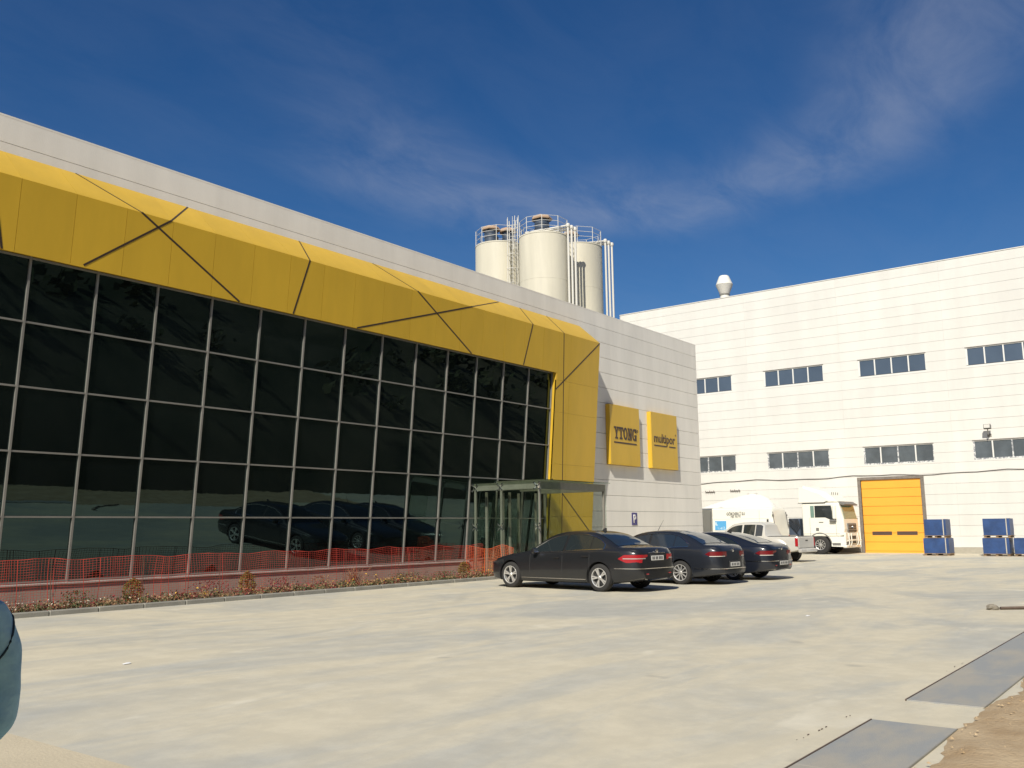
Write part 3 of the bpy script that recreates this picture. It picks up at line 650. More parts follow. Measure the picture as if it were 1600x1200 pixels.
# cable, lamp, roof vent
b = MB(); pts = []
for i in range(60):
    Y = 26.5 - i*.72; pts.append((XW-.03, Y, 4.28 + .05*math.sin(Y*.9) + .03*math.sin(Y*2.3+1)))
b.tube(pts, .017, 5); tag(b.build('wall_cable', 'cable'), 'thin dark cable sagging along the warehouse wall above the door', 'cable')
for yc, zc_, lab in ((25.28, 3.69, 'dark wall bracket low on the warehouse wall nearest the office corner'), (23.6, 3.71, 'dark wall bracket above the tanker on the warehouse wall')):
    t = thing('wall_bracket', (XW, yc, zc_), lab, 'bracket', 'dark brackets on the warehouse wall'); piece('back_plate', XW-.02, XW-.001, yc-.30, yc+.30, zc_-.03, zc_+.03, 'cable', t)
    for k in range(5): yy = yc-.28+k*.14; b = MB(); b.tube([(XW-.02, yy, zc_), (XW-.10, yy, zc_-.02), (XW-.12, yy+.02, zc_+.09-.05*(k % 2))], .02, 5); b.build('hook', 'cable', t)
fl = thing('floodlight', (XW-.05, 9.2, 6.1), 'grey floodlight on a bracket above the right warehouse window', 'floodlight')
b = MB(); b.tube([(XW, 9.2, 6.15), (XW-.35, 9.2, 6.2), (XW-.38, 9.2, 6.5)], .025, 6); b.build('bracket', 'steel', fl)
b = MB(); b.prism([(XW-.54, 6.50), (XW-.32, 6.46), (XW-.28, 6.66), (XW-.50, 6.72)], 9.03, 9.37, 'y'); b.build('housing', 'grey_plastic', fl)
b = MB(); b.box(XW-.56, XW-.53, 9.06, 9.34, 6.52, 6.70); b.build('lens', 'lens_clear', fl)
piece('wall_plate', XW-.02, XW-.001, 9.1, 9.3, 6.08, 6.24, 'steel', fl)
rv = thing('roof_vent', (XW+.8, 23.9, ZW), 'white double cone ventilation cowl on the warehouse roof edge', 'vent')
b = MB(); VC = (XW+.8, 24.05, ZW-.2); b.lathe([(.30, 0), (.30, .62)], 24, VC); b.build('duct', 'paint_white', rv, smooth=True)
b = MB(); b.lathe([(.31, .55), (.335, .56), (.335, .63), (.31, .64)], 24, VC); b.build('clamp_ring', 'steel', rv, smooth=True)
b = MB(); b.lathe([(.31, .65), (.54, 1.22), (.55, 1.25)], 24, VC); b.build('lower_cone', 'silo_rail', rv, smooth=True)
b = MB(); b.lathe([(.55, 1.26), (.33, 1.80), (.28, 1.86), (0, 1.88)], 24, VC); b.build('upper_cone', 'paint_white', rv, smooth=True)

# ------------------------------------------------------------------ silos
def pix(x, y, D): 
    d = rt*((x-800)/F_PX*D) + dn*((y-600)/F_PX*D) + fw*D; return Vector((d.x, d.y, d.z+CAM_H))
SR = 1.68
sc = {'mid': pix(849.5, 372, 62), 'left': pix(780, 386, 64.5), 'right': pix(903.5, 388, 65)}
slabs = {'mid': 'tallest looking cream silo in the middle of the three', 'left': 'cream silo at the left behind the caged ladder', 'right': 'cream silo at the right partly in shadow of its neighbour'}
for key in ('left', 'right', 'mid'):
    P = sc[key]; zt = P.z; t = thing('silo', (P.x, P.y, 0), slabs[key], 'silo', 'cream storage silos')
    b = MB(); b.lathe([(SR, 0), (SR, zt-.12)], 48, (P.x, P.y, 0)); b.build('shell', 'silo', t, smooth=True)
    b = MB(); b.lathe([(SR+.02, zt-.12), (SR+.02, zt-.04), (SR-.1, zt), (SR*.5, zt+.12), (0, zt+.16)], 48, (P.x, P.y, 0)); b.build('roof', 'silo', t, smooth=True)
    for zz_ in (zt-3.2, zt-6.2, zt-9.2):
        b = MB(); b.lathe([(SR+.001, zz_-.02), (SR+.012, zz_), (SR+.001, zz_+.02)], 48, (P.x, P.y, 0)); b.build('weld_seam', 'silo', t, smooth=True)
    n = 9; rr = SR-.04
    ring = [(P.x+rr*math.cos(2*math.pi*k/n+.2), P.y+rr*math.sin(2*math.pi*k/n+.2)) for k in range(n)]
    for k, (x, y) in enumerate(ring): b = MB(); b.tube([(x, y, zt-.1), (x, y, zt+1.1)], .024, 6); b.build('rail_post', 'silo_rail', t)
    for h in (.4, .75, 1.1):
        b = MB(); b.tube([(x, y, zt+h) for x, y in ring+ring[:1]], .016, 5); b.build('guard_rail', 'silo_rail', t)
def along(P, dx, dd): return P + rt*dx + Vector((fw.x, fw.y, 0)).normalized()*dd
def filt(P, zt, lab, hh=1.25, r=.46):
    t = thing('dust_filter', (P.x, P.y, zt), lab, 'dust filter', 'dust filters on the silo tops')
    b = MB(); b.lathe([(r, zt+.05), (r, zt+hh)], 24, (P.x, P.y, 0)); b.build('body', 'filter_dark', t, smooth=True)
    for h in (.35, .7, 1.0): b = MB(); b.lathe([(r+.002, zt+h-.03), (r+.03, zt+h), (r+.002, zt+h+.03)], 24, (P.x, P.y, 0)); b.build('band', 'filter_dark', t, smooth=True)
    b = MB(); b.lathe([(r+.22, zt+hh), (r+.25, zt+hh+.08), (r+.1, zt+hh+.26), (0, zt+hh+.32)], 7, (P.x, P.y, 0)); b.build('weather_cap', 'filter_cap', t)
    b = MB(); b.box(P.x+r*.6, P.x+r+.25, P.y-.12, P.y+.12, zt+hh-.5, zt+hh-.28); b.build('motor', 'filter_cap', t)
filt(along(sc['left'], -.58, .2), sc['left'].z, 'dark dust filter at the far left of the silo tops'); filt(along(sc['left'], .62, .5), sc['left'].z, 'dark dust filter behind the ladder cage on the silo top', 1.2, .4)
filt(along(sc['mid'], -.1, .3), sc['mid'].z, 'highest dust filter on the middle silo', 1.35, .5); filt(along(sc['right'], -.5, .3), sc['right'].z, 'dust filter half hidden behind the vertical silo pipes', 1.0, .38)
for key, lab in (('mid', 'filling pipe running down the middle silo'), ('right', 'filling pipe running down the right side of the right silo')):
    P = sc[key]
    for j, w in enumerate(('leftmost', 'centre', 'rightmost')):
        off = (SR-.08 if key == 'mid' else SR+.22) + j*.24; Q = along(P, off, -(1.0 if key == 'mid' else .35)+j*.12); zt = P.z+(.55 if key == 'mid' else .42)-j*.10
        t = thing('filling_pipe', (Q.x, Q.y, 0), '%s %s of three' % (w, lab), 'pipe', 'white filling pipes on the silos')
        b = MB(); b.tube([(Q.x, Q.y, .2), (Q.x, Q.y, zt)], .075, 10); b.build('riser', 'silo_rail', t, smooth=True)
        b = MB(); b.lathe([(.001, -.15), (.11, -.12), (.15, 0), (.11, .12), (.001, .15)], 14, (Q.x, Q.y, zt)); b.build('elbow', 'silo_rail', t, smooth=True)
        E2 = along(P, -SR*.75 + (0 if key == 'mid' else 1.6), -.5+j*.3)
        b = MB(); b.tube([(Q.x, Q.y, zt), (E2.x, E2.y, P.z+.22+.02*j)], .06, 8); b.build('header', 'silo_rail', t, smooth=True)
P = along(sc['left'], .95, -1.75); zt = sc['left'].z
lad = thing('ladder', (P.x, P.y, 0), 'white caged access ladder between the left and middle silos', 'ladder')
ax = Vector((rt.x, rt.y, 0)).normalized(); bk = Vector((-fw.x, -fw.y, 0)).normalized()
for sgn in (-1, 1):
    q = P + ax*.22*sgn; b = MB(); b.tube([(q.x, q.y, 4), (q.x, q.y, zt+1.3)], .028, 6); b.build('stringer', 'silo_rail', lad)
for i in range(58):
    z = 6 + i*.28
    if z > zt+1.2: break
    a, c = P-ax*.22, P+ax*.22; b = MB(); b.tube([(a.x, a.y, z), (c.x, c.y, z)], .015, 5); b.build('rung', 'silo_rail', lad)
cg = [(-.22, 0), (-.36, .2), (-.33, .5), (0, .68), (.33, .5), (.36, .2), (.22, 0)]
for i in range(17):
    z = 7 + i*1.0
    if z > zt+1.4: break
    pts = [(P+ax*u+bk*v) for u, v in cg]; b = MB(); b.tube([(p.x, p.y, z) for p in pts], .024, 5); b.build('cage_hoop', 'silo_rail', lad)
for u, v in cg[1:-1]:
    p = P+ax*u+bk*v; b = MB(); b.tube([(p.x, p.y, 7), (p.x, p.y, zt+1.4)], .018, 5); b.build('cage_bar', 'silo_rail', lad)
lab2 = thing('ladder', (P.x+1, P.y, 0), 'small white ladder rising to the middle silo platform', 'ladder')
q0 = along(sc['mid'], -SR-.25, -.2)
for sgn in (-1, 1):
    b = MB(); a = q0+ax*.12*sgn; b.tube([(a.x, a.y, zt-1.0), (a.x+ax.x*.1, a.y+ax.y*.1, zt+1.35)], .025, 5); b.build('stringer', 'silo_rail', lab2)
for i in range(8): b = MB(); a, c = q0-ax*.12, q0+ax*.12; b.tube([(a.x, a.y, zt-.9+i*.27), (c.x, c.y, zt-.9+i*.27)], .014, 5); b.build('rung', 'silo_rail', lab2)

# ------------------------------------------------------------------ kerb and planting bed
KY = 18.30
kb = struct(link('kerb', None, None, Matrix.Translation((10, KY, 0))))
x = XL; i = 0
rk = random.Random(5)
while x < 24.2:
    L = 1.0; j = rk.uniform(-.004, .004)
    piece('kerb_block', x+.004, x+L-.004, KY+j, KY+.13+j, -.05, .10+j*.5, 'kerb', kb, .018); x += L
for k in range(2): piece('kerb_block', 24.0+.004-.5+.5, 24.13-.004, KY+.14+k*.76, KY+.14+(k+1)*.76-.008, -.05, .10, 'kerb', kb, .018)
rows = []
for i in range(130):
    X = XL + i*.216; rows.append([(X, KY+.125+j*.105, .05+.05*(j/14)+rk.uniform(0, .045)) for j in range(17)])
b = MB(); b.grid(rows); struct(b.build('planting_soil', 'soil_bed', smooth=True, ang=80))
# ground cover flowers
rf = random.Random(21)
b = MB()
def dens(X): return .55 + .45*math.sin(X*1.3)*math.sin(X*.47+1)
for k in range(2100):
    X = rf.uniform(3.5, 23.6); Y = KY + .18 + abs(rf.gauss(0, .35))
    if Y > 19.7 or rf.random() > .35 + dens(X): continue
    hgt = rf.uniform(.05, .17)*(1.0 if rf.random() < .9 else 1.8); g0 = Vector((X, Y, .08))
    q = rf.random(); leafm = 0 if q < .40 else (1 if q < .90 else 2)
    leafcloud(b, [g0+Vector((rf.gauss(0, .05), rf.gauss(0, .05), rf.random()*hgt)) for _ in range(7)], .055, rf, leafm)
    if rf.random() < .24:
        zone = math.sin(X*1.1+.4)+rf.uniform(-.7, .7)
        fm = 3 if X < 12.5 and rf.random() < .8 else (4 if zone > .2 else 5)
        leafcloud(b, [g0+Vector((rf.gauss(0, .035), rf.gauss(0, .035), hgt+rf.uniform(0, .03))) for _ in range(3)], .036, rf, fm)
o = b.build('ground_cover', ['leaf_green', 'straw', 'leaf_red', 'flower_white', 'flower_yellow', 'flower_red'])
stuff(o, 'low flowers and dry weeds filling the narrow planting bed', 'ground cover')
def conifer(X, Y, h, r, lab, seed):
    q = random.Random(seed); t = thing('conifer_shrub', (X, Y, .05), lab, 'shrub', 'golden conifer shrubs in the bed')
    b = MB(); b.tube([(X, Y, .03), (X, Y, h*.7)], [.02, .008], 6); b.build('trunk', 'stem', t)
    b = MB(); pts = []
    for _ in range(900):
        z = q.random(); rr = r*(math.sin(math.pi*min(1, z*.92+.08))**.6)*(.75+.5*q.random()); a = q.uniform(0, 6.283)
        if q.random() < .35: rr *= q.random()
        pts.append((X+rr*math.cos(a), Y+rr*math.sin(a), .08+z*h+q.gauss(0, .012)))
    leafcloud(b, pts, .05, q); b.build('crown', 'leaf_gold', t)
conifer(11.25, 19.2, .50, .19, 'golden conifer shrub nearest the left edge of the photo', 1)
conifer(14.3, 19.25, .52, .18, 'golden conifer shrub beside the red leaved bush', 2)
conifer(22.55, 19.25, .46, .17, 'golden conifer shrub next to the entrance netting', 3)
conifer(6.2, 19.2, .5, .18, 'golden conifer shrub hidden behind the person at the left edge', 4)
q = random.Random(9)
t = thing('ornamental_grass', (17.9, 19.3, .05), 'dry brown ornamental grass clump leaning on the plinth', 'grass clump')
for k in range(70):
    a = q.uniform(0, 6.283); L = q.uniform(.35, .72); sp = q.uniform(.08, .38); bx, by = 17.9+q.gauss(0, .14), 19.3+q.gauss(0, .07); b = MB()
    pr = [(bx+math.cos(a)*sp*u*u, by+math.sin(a)*sp*u*u*.6, .06+L*(u-.25*u**3)) for u in (0, .35, .7, 1)]
    b.tube(pr, [.007, .006, .005, .002], 4); b.build('blade', 'straw', t)
def bush(X, Y, h, r, m, n, lab, seed, size=.05):
    q = random.Random(seed); t = thing('bush', (X, Y, .05), lab, 'bush', 'low bushes in the bed')
    for k in range(6): b = MB(); a = q.uniform(0, 6.28); b.tube([(X, Y, .04), (X+math.cos(a)*r*.6, Y+math.sin(a)*r*.4, h*.8)], [.008, .004], 4); b.build('stem', 'stem', t)
    b = MB(); leafcloud(b, [(X+q.gauss(0, r*.5), Y+q.gauss(0, r*.35), .08+h*q.random()**.8) for _ in range(n)], size, q); b.build('crown', m, t)
bush(13.2, 19.15, .36, .5, 'leaf_red', 260, 'red leaved low bush left of the golden conifer', 1)
bush(15.2, 19.1, .34, .45, 'leaf_red', 200, 'red leaved low bush right of the golden conifer', 2)
bush(9.9, 19.1, .32, .35, 'leaf_green', 260, 'green brown weedy bush behind the white flowers', 3)
bush(16.6, 19.2, .30, .3, 'straw', 200, 'straw coloured dry bush left of the ornamental grass', 4)
bush(19.9, 19.2, .24, .55, 'leaf_green', 320, 'low grey green bush right of the ornamental grass', 5)
bush(21.4, 19.1, .22, .5, 'leaf_green', 260, 'flat green bush before the entrance netting', 6)

# ------------------------------------------------------------------ safety nets
def net(P0, P1, h, m, name, lab, seed, zb=.10, stk=2.0, cell=.062, rowh=.052, sag=.05, wob=.05):
    q = random.Random(seed); P0, P1 = Vector(P0), Vector(P1); d = P1-P0; L = d.length; d.normalize(); nrm = Vector((-d.y, d.x, 0))
    t = thing(name, ((P0+P1)/2)[:], lab, 'safety net', 'orange safety nets')
    nc, nr = int(L/cell), int(h/rowh)
    ph = [q.uniform(0, 6.28) for _ in range(6)]
    def pt(i, j):
        s = i*cell; z = j/nr
        lean = .05*math.sin(s*2.1+ph[0])*(z) + .03*math.sin(s*5.3+ph[1])*z + .018*math.sin(s*11+ph[4])
        bulge = wob*math.sin(s*2.7+ph[2])*math.sin(3.1*z) + .02*math.sin(s*9+ph[3]+3*z) + .5*lean
        top = 1 - sag*abs(math.sin(math.pi*s/stk)) + .012*math.sin(s*6+ph[5])
        return P0 + d*(s+lean) + nrm*bulge + Vector((0, 0, zb + h*z*top))
    G = [[pt(i, j) for j in range(nr+1)] for i in range(nc+1)]
    b = MB(); wv, wh = .0029, .0025
    for i in range(nc+1):
        w_ = wv*(2.6 if q.random() < .07 else 1)
        b.grid([[p-d*w_ for p in G[i]], [p+d*w_ for p in G[i]]])
    for j in range(nr+1):
        w_ = wh*(2.0 if j in (0, nr) else 1); up = Vector((0, 0, w_))
        b.grid([[G[i][j]-up+nrm*.002 for i in range(nc+1)], [G[i][j]+up+nrm*.002 for i in range(nc+1)]])
    o = b.build('mesh', m, t); o['kind'] = 'stuff'
    s = .35
    while s < L:
        p = P0+d*s+nrm*.02; b = MB(); b.tube([(p.x, p.y, 0), (p.x+q.uniform(-.03, .03), p.y, zb+h*.97)], .006, 5); b.build('stake', 'rust', t); s += stk
net((5.0, 19.0, 0), (23.25, 19.0, 0), 1.0, 'net_grazing_sun', 'safety_net', 'long orange safety net, grazing sun in its redder colour, stretched along the planting bed', 3)
net((23.25, 19.62, 0), (23.38, 17.9, 0), 1.0, 'net_full_sun', 'safety_net', 'short orange safety net, full sun in its brighter colour, standing beside the entrance porch', 5, stk=1.3, zb=.06, sag=.12, wob=.09)

# ------------------------------------------------------------------ vehicles
def interp(keys):
    xs = [k[0] for k in keys]; ys = [k[1] for k in keys]; n = len(xs)
    dl = [(ys[i+1]-ys[i])/(xs[i+1]-xs[i]) for i in range(n-1)]; sl = [dl[0]]
    for i in range(1, n-1): sl.append(0 if dl[i-1]*dl[i] <= 0 else 2*dl[i-1]*dl[i]/(dl[i-1]+dl[i]))
    sl.append(dl[-1])
    def f(x):
        if x <= xs[0]: return ys[0]
        if x >= xs[-1]: return ys[-1]
        i = max(k for k in range(n-1) if xs[k] <= x); h = xs[i+1]-xs[i]; t = (x-xs[i])/h
        return (2*t**3-3*t**2+1)*ys[i] + (t**3-2*t**2+t)*h*sl[i] + (-2*t**3+3*t**2)*ys[i+1] + (t**3-t**2)*h*sl[i+1]
    return f
class Body:
    """lofted vehicle shell; u runs from the nose (0) to the tail (L); local axes: nose +y, right side +x, origin under the rear axle"""
    def __init__(s, zc, zs, w, zb, ur, tum=.62, inset=.08, crown=.07, bump=.05, bump_z=.60, rounding=.10):
        s.zc, s.zs, s.w, s.zb = interp(zc), interp(zs), interp(w), interp(zb); s.L = zc[-1][0]; s.ur = ur; s.t = tum; s.ins = inset; s.cr = crown; s.bump = bump; s.bz = bump_z; s.rd = rounding
    def section(s, u):
        w, zs, zt, zb = s.w(u), s.zs(u), s.zc(u), s.zb(u); h = max(zt-zs, .012)
        ze = zs + max(.004, h-s.cr); ye = max((w-s.ins)-(ze-zs)*s.t, .05)
        m = zb + (zs-zb)*.45
        pts = [(0, zb), (w-.14, zb), (w-.05, zb+.03), (w-.015, zb+.12), (w, m), (w-.008, zb+(zs-zb)*.68), (w-.02, zs-.07), (w-.045, zs-.02), (w-s.ins, zs)]
        for f in (.33, .66): pts.append((w-s.ins+(ye-(w-s.ins))*f, zs+(ze-zs)*f))
        pts += [(ye, ze), (ye-.035, ze+(zt-ze)*.45), (ye*.84, ze+(zt-ze)*.72), (ye*.5, ze+(zt-ze)*.93), (0, zt)]
        return pts
    def du(s, u, z):
        if u > s.L-.7:
            k = (u-(s.L-.7))/.7; f = 1 if z < s.bz else max(0, 1-(z-s.bz)/.10); return s.bump*k*f
        if u < .6:
            k = (.6-u)/.6; f = 1 if z < s.bz else max(0, 1-(z-s.bz)/.12); return -s.bump*k*f
        return 0
    def P(s, u, x, z): return (x, s.ur-(u+s.du(u, z)), z)
    def side_x(s, u, z): return (s.w(u)-s.ins)-(z-s.zs(u))*s.t
    def ze(s, u): return s.zs(u)+max(.004, s.zc(u)-s.zs(u)-s.cr)
    def top_z(s, u, x):
        pts = s.section(u)[11:]; x = abs(x)
        for (x0, z0), (x1, z1) in zip(pts[:-1], pts[1:]):
            if x1 <= x <= x0: return z0+(z1-z0)*(x0-x)/max(1e-6, x0-x1)
        return pts[0][1]
    def mesh(s, mats):
        L = s.L; us = sorted(set([round(v, 3) for v in list(np.linspace(0, .35, 8)) + list(np.linspace(.35, L-.5, 44)) + list(np.linspace(L-.5, L, 12))])); rows = []
        for u in us:
            half = s.section(u); ring = [s.P(u, x, z) for x, z in half] + [s.P(u, -x, z) for x, z in half[-2:0:-1]]; rows.append(ring)
        b = MB(); b.grid(rows, closed=True); n = len(rows[0])
        b.f.append(tuple(range(n))[::-1]); b.m.append(0); o = len(rows)*n-n; b.f.append(tuple(range(o, o+n))); b.m.append(0)
        return b.mesh('body', mats, smooth=True, ang=32)
    def window(s, u0, u1, lo, hi, side, off=.006, nu=14, nz=4, cut0=0.0, cut1=0.0):
        """side glass between lo(u) and hi(u)"""
        rows = []
        for i in range(nu+1):
            u = u0+(u1-u0)*i/nu; a, c = lo(u), hi(u)
            if c < a+.004: c = a+.004
            rows.append([s.P(u + 0, side*(s.side_x(u, a+(c-a)*j/nz)+off), a+(c-a)*j/nz) for j in range(nz+1)])
        return rows
    def plan(s, z, off, u0, xin, n=18):
        """path at height z from the left flank around the tail to x=-xin"""
        pts = []
        for i in range(n): 
            u = u0+(s.L-u0)*i/(n-1); pts.append((-(s.wz(u, z)+off), s.ur-(u+s.du(u, z)) - (off if i == n-1 else off*i/(n-1))))
        xl = pts[-1][0]; y = pts[-1][1]
        for i in range(1, 6): pts.append((xl+(-xin-xl)*i/5, y-.002))
        return pts
    def wz(s, u, z):
        pts = s.section(u)[1:12]
        for (x0, z0), (x1, z1) in zip(pts[:-1], pts[1:]):
            if z0 <= z <= z1: return x0+(x1-x0)*(z-z0)/max(1e-6, z1-z0)
        return s.w(u)
def carve(me, cyls, mats):
    o = bpy.data.objects.new('tmp_body', me); COL.objects.link(o); cs = []
    for (x0, x1, y, z, r) in cyls:
        b = MB(); b.lathe([(.0001, x0), (r, x0), (r, x1), (.0001, x1)], 40, (0, y, z), 'x'); c = link('tmp_cut', b.mesh('c', 'black_plastic')); cs.append(c)
        md = o.modifiers.new('b', 'BOOLEAN'); md.operation = 'DIFFERENCE'; md.object = c; md.solver = 'EXACT'
    bpy.context.view_layer.update(); dg = bpy.context.evaluated_depsgraph_get(); r = bpy.data.meshes.new_from_object(o.evaluated_get(dg))
    for c in cs: bpy.data.objects.remove(c)
    bpy.data.objects.remove(o); return r
WHEELS = {}
def wheel(parent, x, y, r, wid, side, style='ten', rimm='rim', rimr=.72):
    k = (r, wid, style, rimm, rimr)
    if k not in WHEELS:
        rr = r*rimr; h = wid/2
        b = MB(); b.lathe([(rr-.012, -h), (rr+.01, -h-.004), (r*.93, -h+.004), (r*.985, -h+.03), (r, 0), (r*.985, h-.03), (r*.93, h-.004), (rr+.01, h+.004), (rr-.012, h)], 40, axis='x'); ty = b.mesh('tyre', 'tyre', True, 50)
        b = MB(); b.lathe([(rr-.001, -h), (rr, h-.01), (rr-.012, h+.003), (rr-.028, h-.004), (rr-.03, -h+.03)], 40, axis='x'); b.lathe([(0.001, h-.012), (.035, h-.008), (.06, h-.03), (.062, h-.07)], 18, axis='x')
        ns = {'ten': 5, 'split': 10, 'truck': 10, 'five': 6}[style]
        for i in range(ns):
            a = 2*math.pi*i/ns
            for dd in ((-.11, .11) if style == 'ten' else (0,)):
                wi, wo = .013, (.017 if style == 'ten' else .014)
                a0, a1 = a+dd*.6, a+dd*1.3
                def pr(ang, rad, off, xx): return (xx, rad*math.cos(ang)-off*math.sin(ang), rad*math.sin(ang)+off*math.cos(ang))
                vs = [pr(a0, .05, -wi, h-.012), pr(a0, .05, wi, h-.012), pr(a1, rr-.02, wo, h-.006), pr(a1, rr-.02, -wo, h-.006), pr(a0, .05, -wi, h-.05), pr(a0, .05, wi, h-.05), pr(a1, rr-.02, wo, h-.04), pr(a1, rr-.02, -wo, h-.04)]
                b.add(vs, [(0, 1, 2, 3), (0, 3, 7, 4), (1, 5, 6, 2), (4, 7, 6, 5)])
        ri = b.mesh('rim', rimm, True, 40)
        b = MB(); b.lathe([(0.001, h-.08), (rr-.032, h-.08)], 24, axis='x'); dk = b.mesh('brake_disc', 'rim_dark')
        WHEELS[k] = (ty, ri, dk)
    ty, ri, dk = WHEELS[k]
    e = link('wheel', None, parent, Matrix.Translation((x, y, r)) @ Matrix.Rotation(0 if side > 0 else math.pi, 4, 'Z') @ Matrix.Rotation(random.uniform(0, 1), 4, 'X'), True); e.empty_display_size = .1
    link('tyre', ty, e, None, True); link('rim', ri, e, None, True); link('brake_disc', dk, e, None, True)
def strip(path, z0, z1, name, m, parent, thick=.0):
    """ribbon along a plan path between heights; z0,z1 may be functions of the index fraction"""
    n = len(path); f0 = z0 if callable(z0) else (lambda t: z0); f1 = z1 if callable(z1) else (lambda t: z1)
    rows = [[(x, y, f0(i/(n-1)) + (f1(i/(n-1))-f0(i/(n-1)))*j/3) for j in range(4)] for i, (x, y) in enumerate(path)]
    b = MB(); b.grid(rows); return b.build(name, m, parent, smooth=True, local=True, ang=60)
def mirror(path): return [(-x, y) for x, y in path]
def sedan(name, loc, rz, scale, paint, glass, label, group, B, r=.335, half=.80, uf=.84, lights=None, win=None, door_u=(), chrome=True, antenna='fin', style='ten', trim_z=.58, plate_z=.78, trunk_line=None, handles=(), bump_chrome=True):
    t = thing(name, loc, label, 'car', group, rz, scale)
    L, ur = B.L, B.ur; me = B.mesh([paint, 'black_plastic'])
    cy = [(sx*.55, sx*1.2, ur-u, r+.005, r+.045) for u in (uf, ur) for sx in (-1, 1)]
    cy = [(min(a, c), max(a, c), y, z, rr) for a, c, y, z, rr in cy]
    me = carve(me, cy, None); body = link('body', me, t, None, True)
    for u in (uf, ur):
        for sx in (-1, 1):
            wheel(t, sx*half, ur-u, r, .215, sx, style)
            b = MB(); b.lathe([(r+.042, sx*(half+.065)), (r+.05, sx*(half+.095)), (r+.062, sx*(half+.09))], 40, (0, ur-u, r+.005), 'x')
            b.v = [(x, y, max(z, .20)) for x, y, z in b.v]; b.build('arch_trim', paint, t, True, True)
            b = MB(); b.lathe([(.001, sx*.56), (r+.044, sx*.56), (r+.044, sx*(half+.03))], 28, (0, ur-u, r+.005), 'x'); b.v = [(x, y, max(z, .19)) for x, y, z in b.v]; b.build('wheel_well', 'black_plastic', t, True, True)
    for sx in (-1, 1):
        for (u0, u1, lo, hi) in win:
            b = MB(); b.grid(B.window(u0, u1, lo, hi, sx)); b.build('side_window', glass, t, True, True)
        if chrome:
            w0, w1 = win[0][0], win[-1][1]; lo, hi = win[0][2], win[0][3]; pts = []
            for i in range(41): u = w0+(w1-w0)*i/40; z = lo(u)-.008; pts.append(B.P(u, sx*(B.side_x(u, z)+.008), z))
            for i in range(40, -1, -1): u = w0+(w1-w0)*i/40; z = max(hi(u), lo(u))+.006; pts.append(B.P(u, sx*(B.side_x(u, z)+.008), z))
            b = MB(); b.tube(pts, .011, 5); b.build('window_trim', 'chrome', t, True, True)
        for u in door_u:
            zs = B.zs(u); pts = [B.P(u, sx*(B.wz(u, z)+.0015), z) for z in np.linspace(.26, zs-.02, 9)]; b = MB(); b.tube(pts, .0055, 4); b.build('door_gap', 'black_plastic', t, False, True)
        for u in handles:
            z = B.zs(u)-.13; x = sx*(B.wz(u, z)+.018); y = ur-u; b = MB(); b.cbox(x-.014, x+.014, y-.10, y+.10, z-.016, z+.016, .006); b.build('door_handle', paint, t, False, True)
        u = win[0][0]+.17; z = B.zs(u)+.06; x = sx*(B.w(u)+.05); y = ur-u; b = MB(); b.cbox(x-.10, x+.10, y-.045, y+.06, z-.06, z+.075, .03); mi = b.build('wing_mirror', paint, t, False, True)
        b = MB(); b.box(x-.08, x+.08, y-.050, y-.046, z-.045, z+.06); b.build('mirror_glass', 'chrome', mi, False, True)
        path = [(sx*(B.wz(u, .30)+.004), ur-u) for u in np.linspace(uf+r+.08, ur-r-.08, 10)]; strip(path, .275, .292, 'sill_trim', 'chrome', t)
    # windscreen and rear window
    def screen(u0, u1, fr, name_):
        rows = []
        for i in range(13):
            u = u0+(u1-u0)*i/12; h = B.section(u)[11][0]*fr; rows.append([(x, ur-u, B.top_z(u, x)+.009) for x in np.linspace(-h, h, 13)])
        b = MB(); b.grid(rows); b.build(name_, glass, t, True, True)
    screen(lights['ws'][0], lights['ws'][1], .90, 'windscreen'); screen(lights['rw'][0], lights['rw'][1], .86, 'rear_window')
    # lamps
    for sx in (-1, 1):
        tl = lights['tail']; pth = B.plan((tl[1]+tl[2])/2, .008, tl[0], tl[3]); pth = pth if sx < 0 else mirror(pth)
        lo, hi, mid = tl[1], tl[2], (tl[1]+tl[2])/2
        lp = strip(pth, lambda f: mid-(mid-lo)*min(1, f*3.2+.05), lambda f: mid+(hi-mid)*min(1, f*4+.05), 'tail_lamp', lights['tm'], t)
        if lights.get('led'):
            p2 = [(x*1.004, y-.006) for x, y in pth[4:-2]]; strip(p2, mid-.006, mid+.012, 'lamp_strip', 'rim', lp)
        if lights.get('low'):
            p2 = [(x*1.004, y-.006) for x, y in pth[5:-2]]; strip(p2, lo+.006, lo+.022, 'lamp_strip', 'lens_clear', lp)
        hp = [(sx*(B.wz(u, .66)+.006), ur-(u+B.du(u, .66))+.01) for u in np.linspace(.62, .02, 12)]; strip(hp, lambda f: .62-.04*f, lambda f: .75-.10*f, 'headlamp', 'car_glass', t)
        if bump_chrome:
            p3 = B.plan(trim_z, .008, ur+r+.12, .0); strip(p3 if sx < 0 else mirror(p3), trim_z-.008, trim_z+.010, 'bumper_trim', 'chrome', t)
        ex = sx*.48; b = MB(); b.lathe([(.03, .10), (.036, -.03), (.032, -.03), (.028, .06)], 14, (ex, ur-L+.0, .33), 'y'); b.build('exhaust_tip', 'chrome', t, True, True)
        b = MB(); b.cbox(sx*.47-.05, sx*.47+.05, ur-L-B.bump-.006, ur-L-B.bump+.02, .42, .445, .004); b.build('reflector', 'tail_red', t, False, True)
    yb = ur-L-(B.bump if plate_z < B.bz else 0)-.006
    b = MB(); b.cbox(-.29, .29, yb-.012, yb+.03, plate_z-.09, plate_z+.09, .01); pr = b.build('plate_recess', 'black_plastic', t, False, True)
    b = MB(); b.cbox(-.26, .26, yb-.020, yb-.013, plate_z-.056, plate_z+.056, .002); pl = b.build('number_plate', 'plate', t, False, True)
    b = MB()
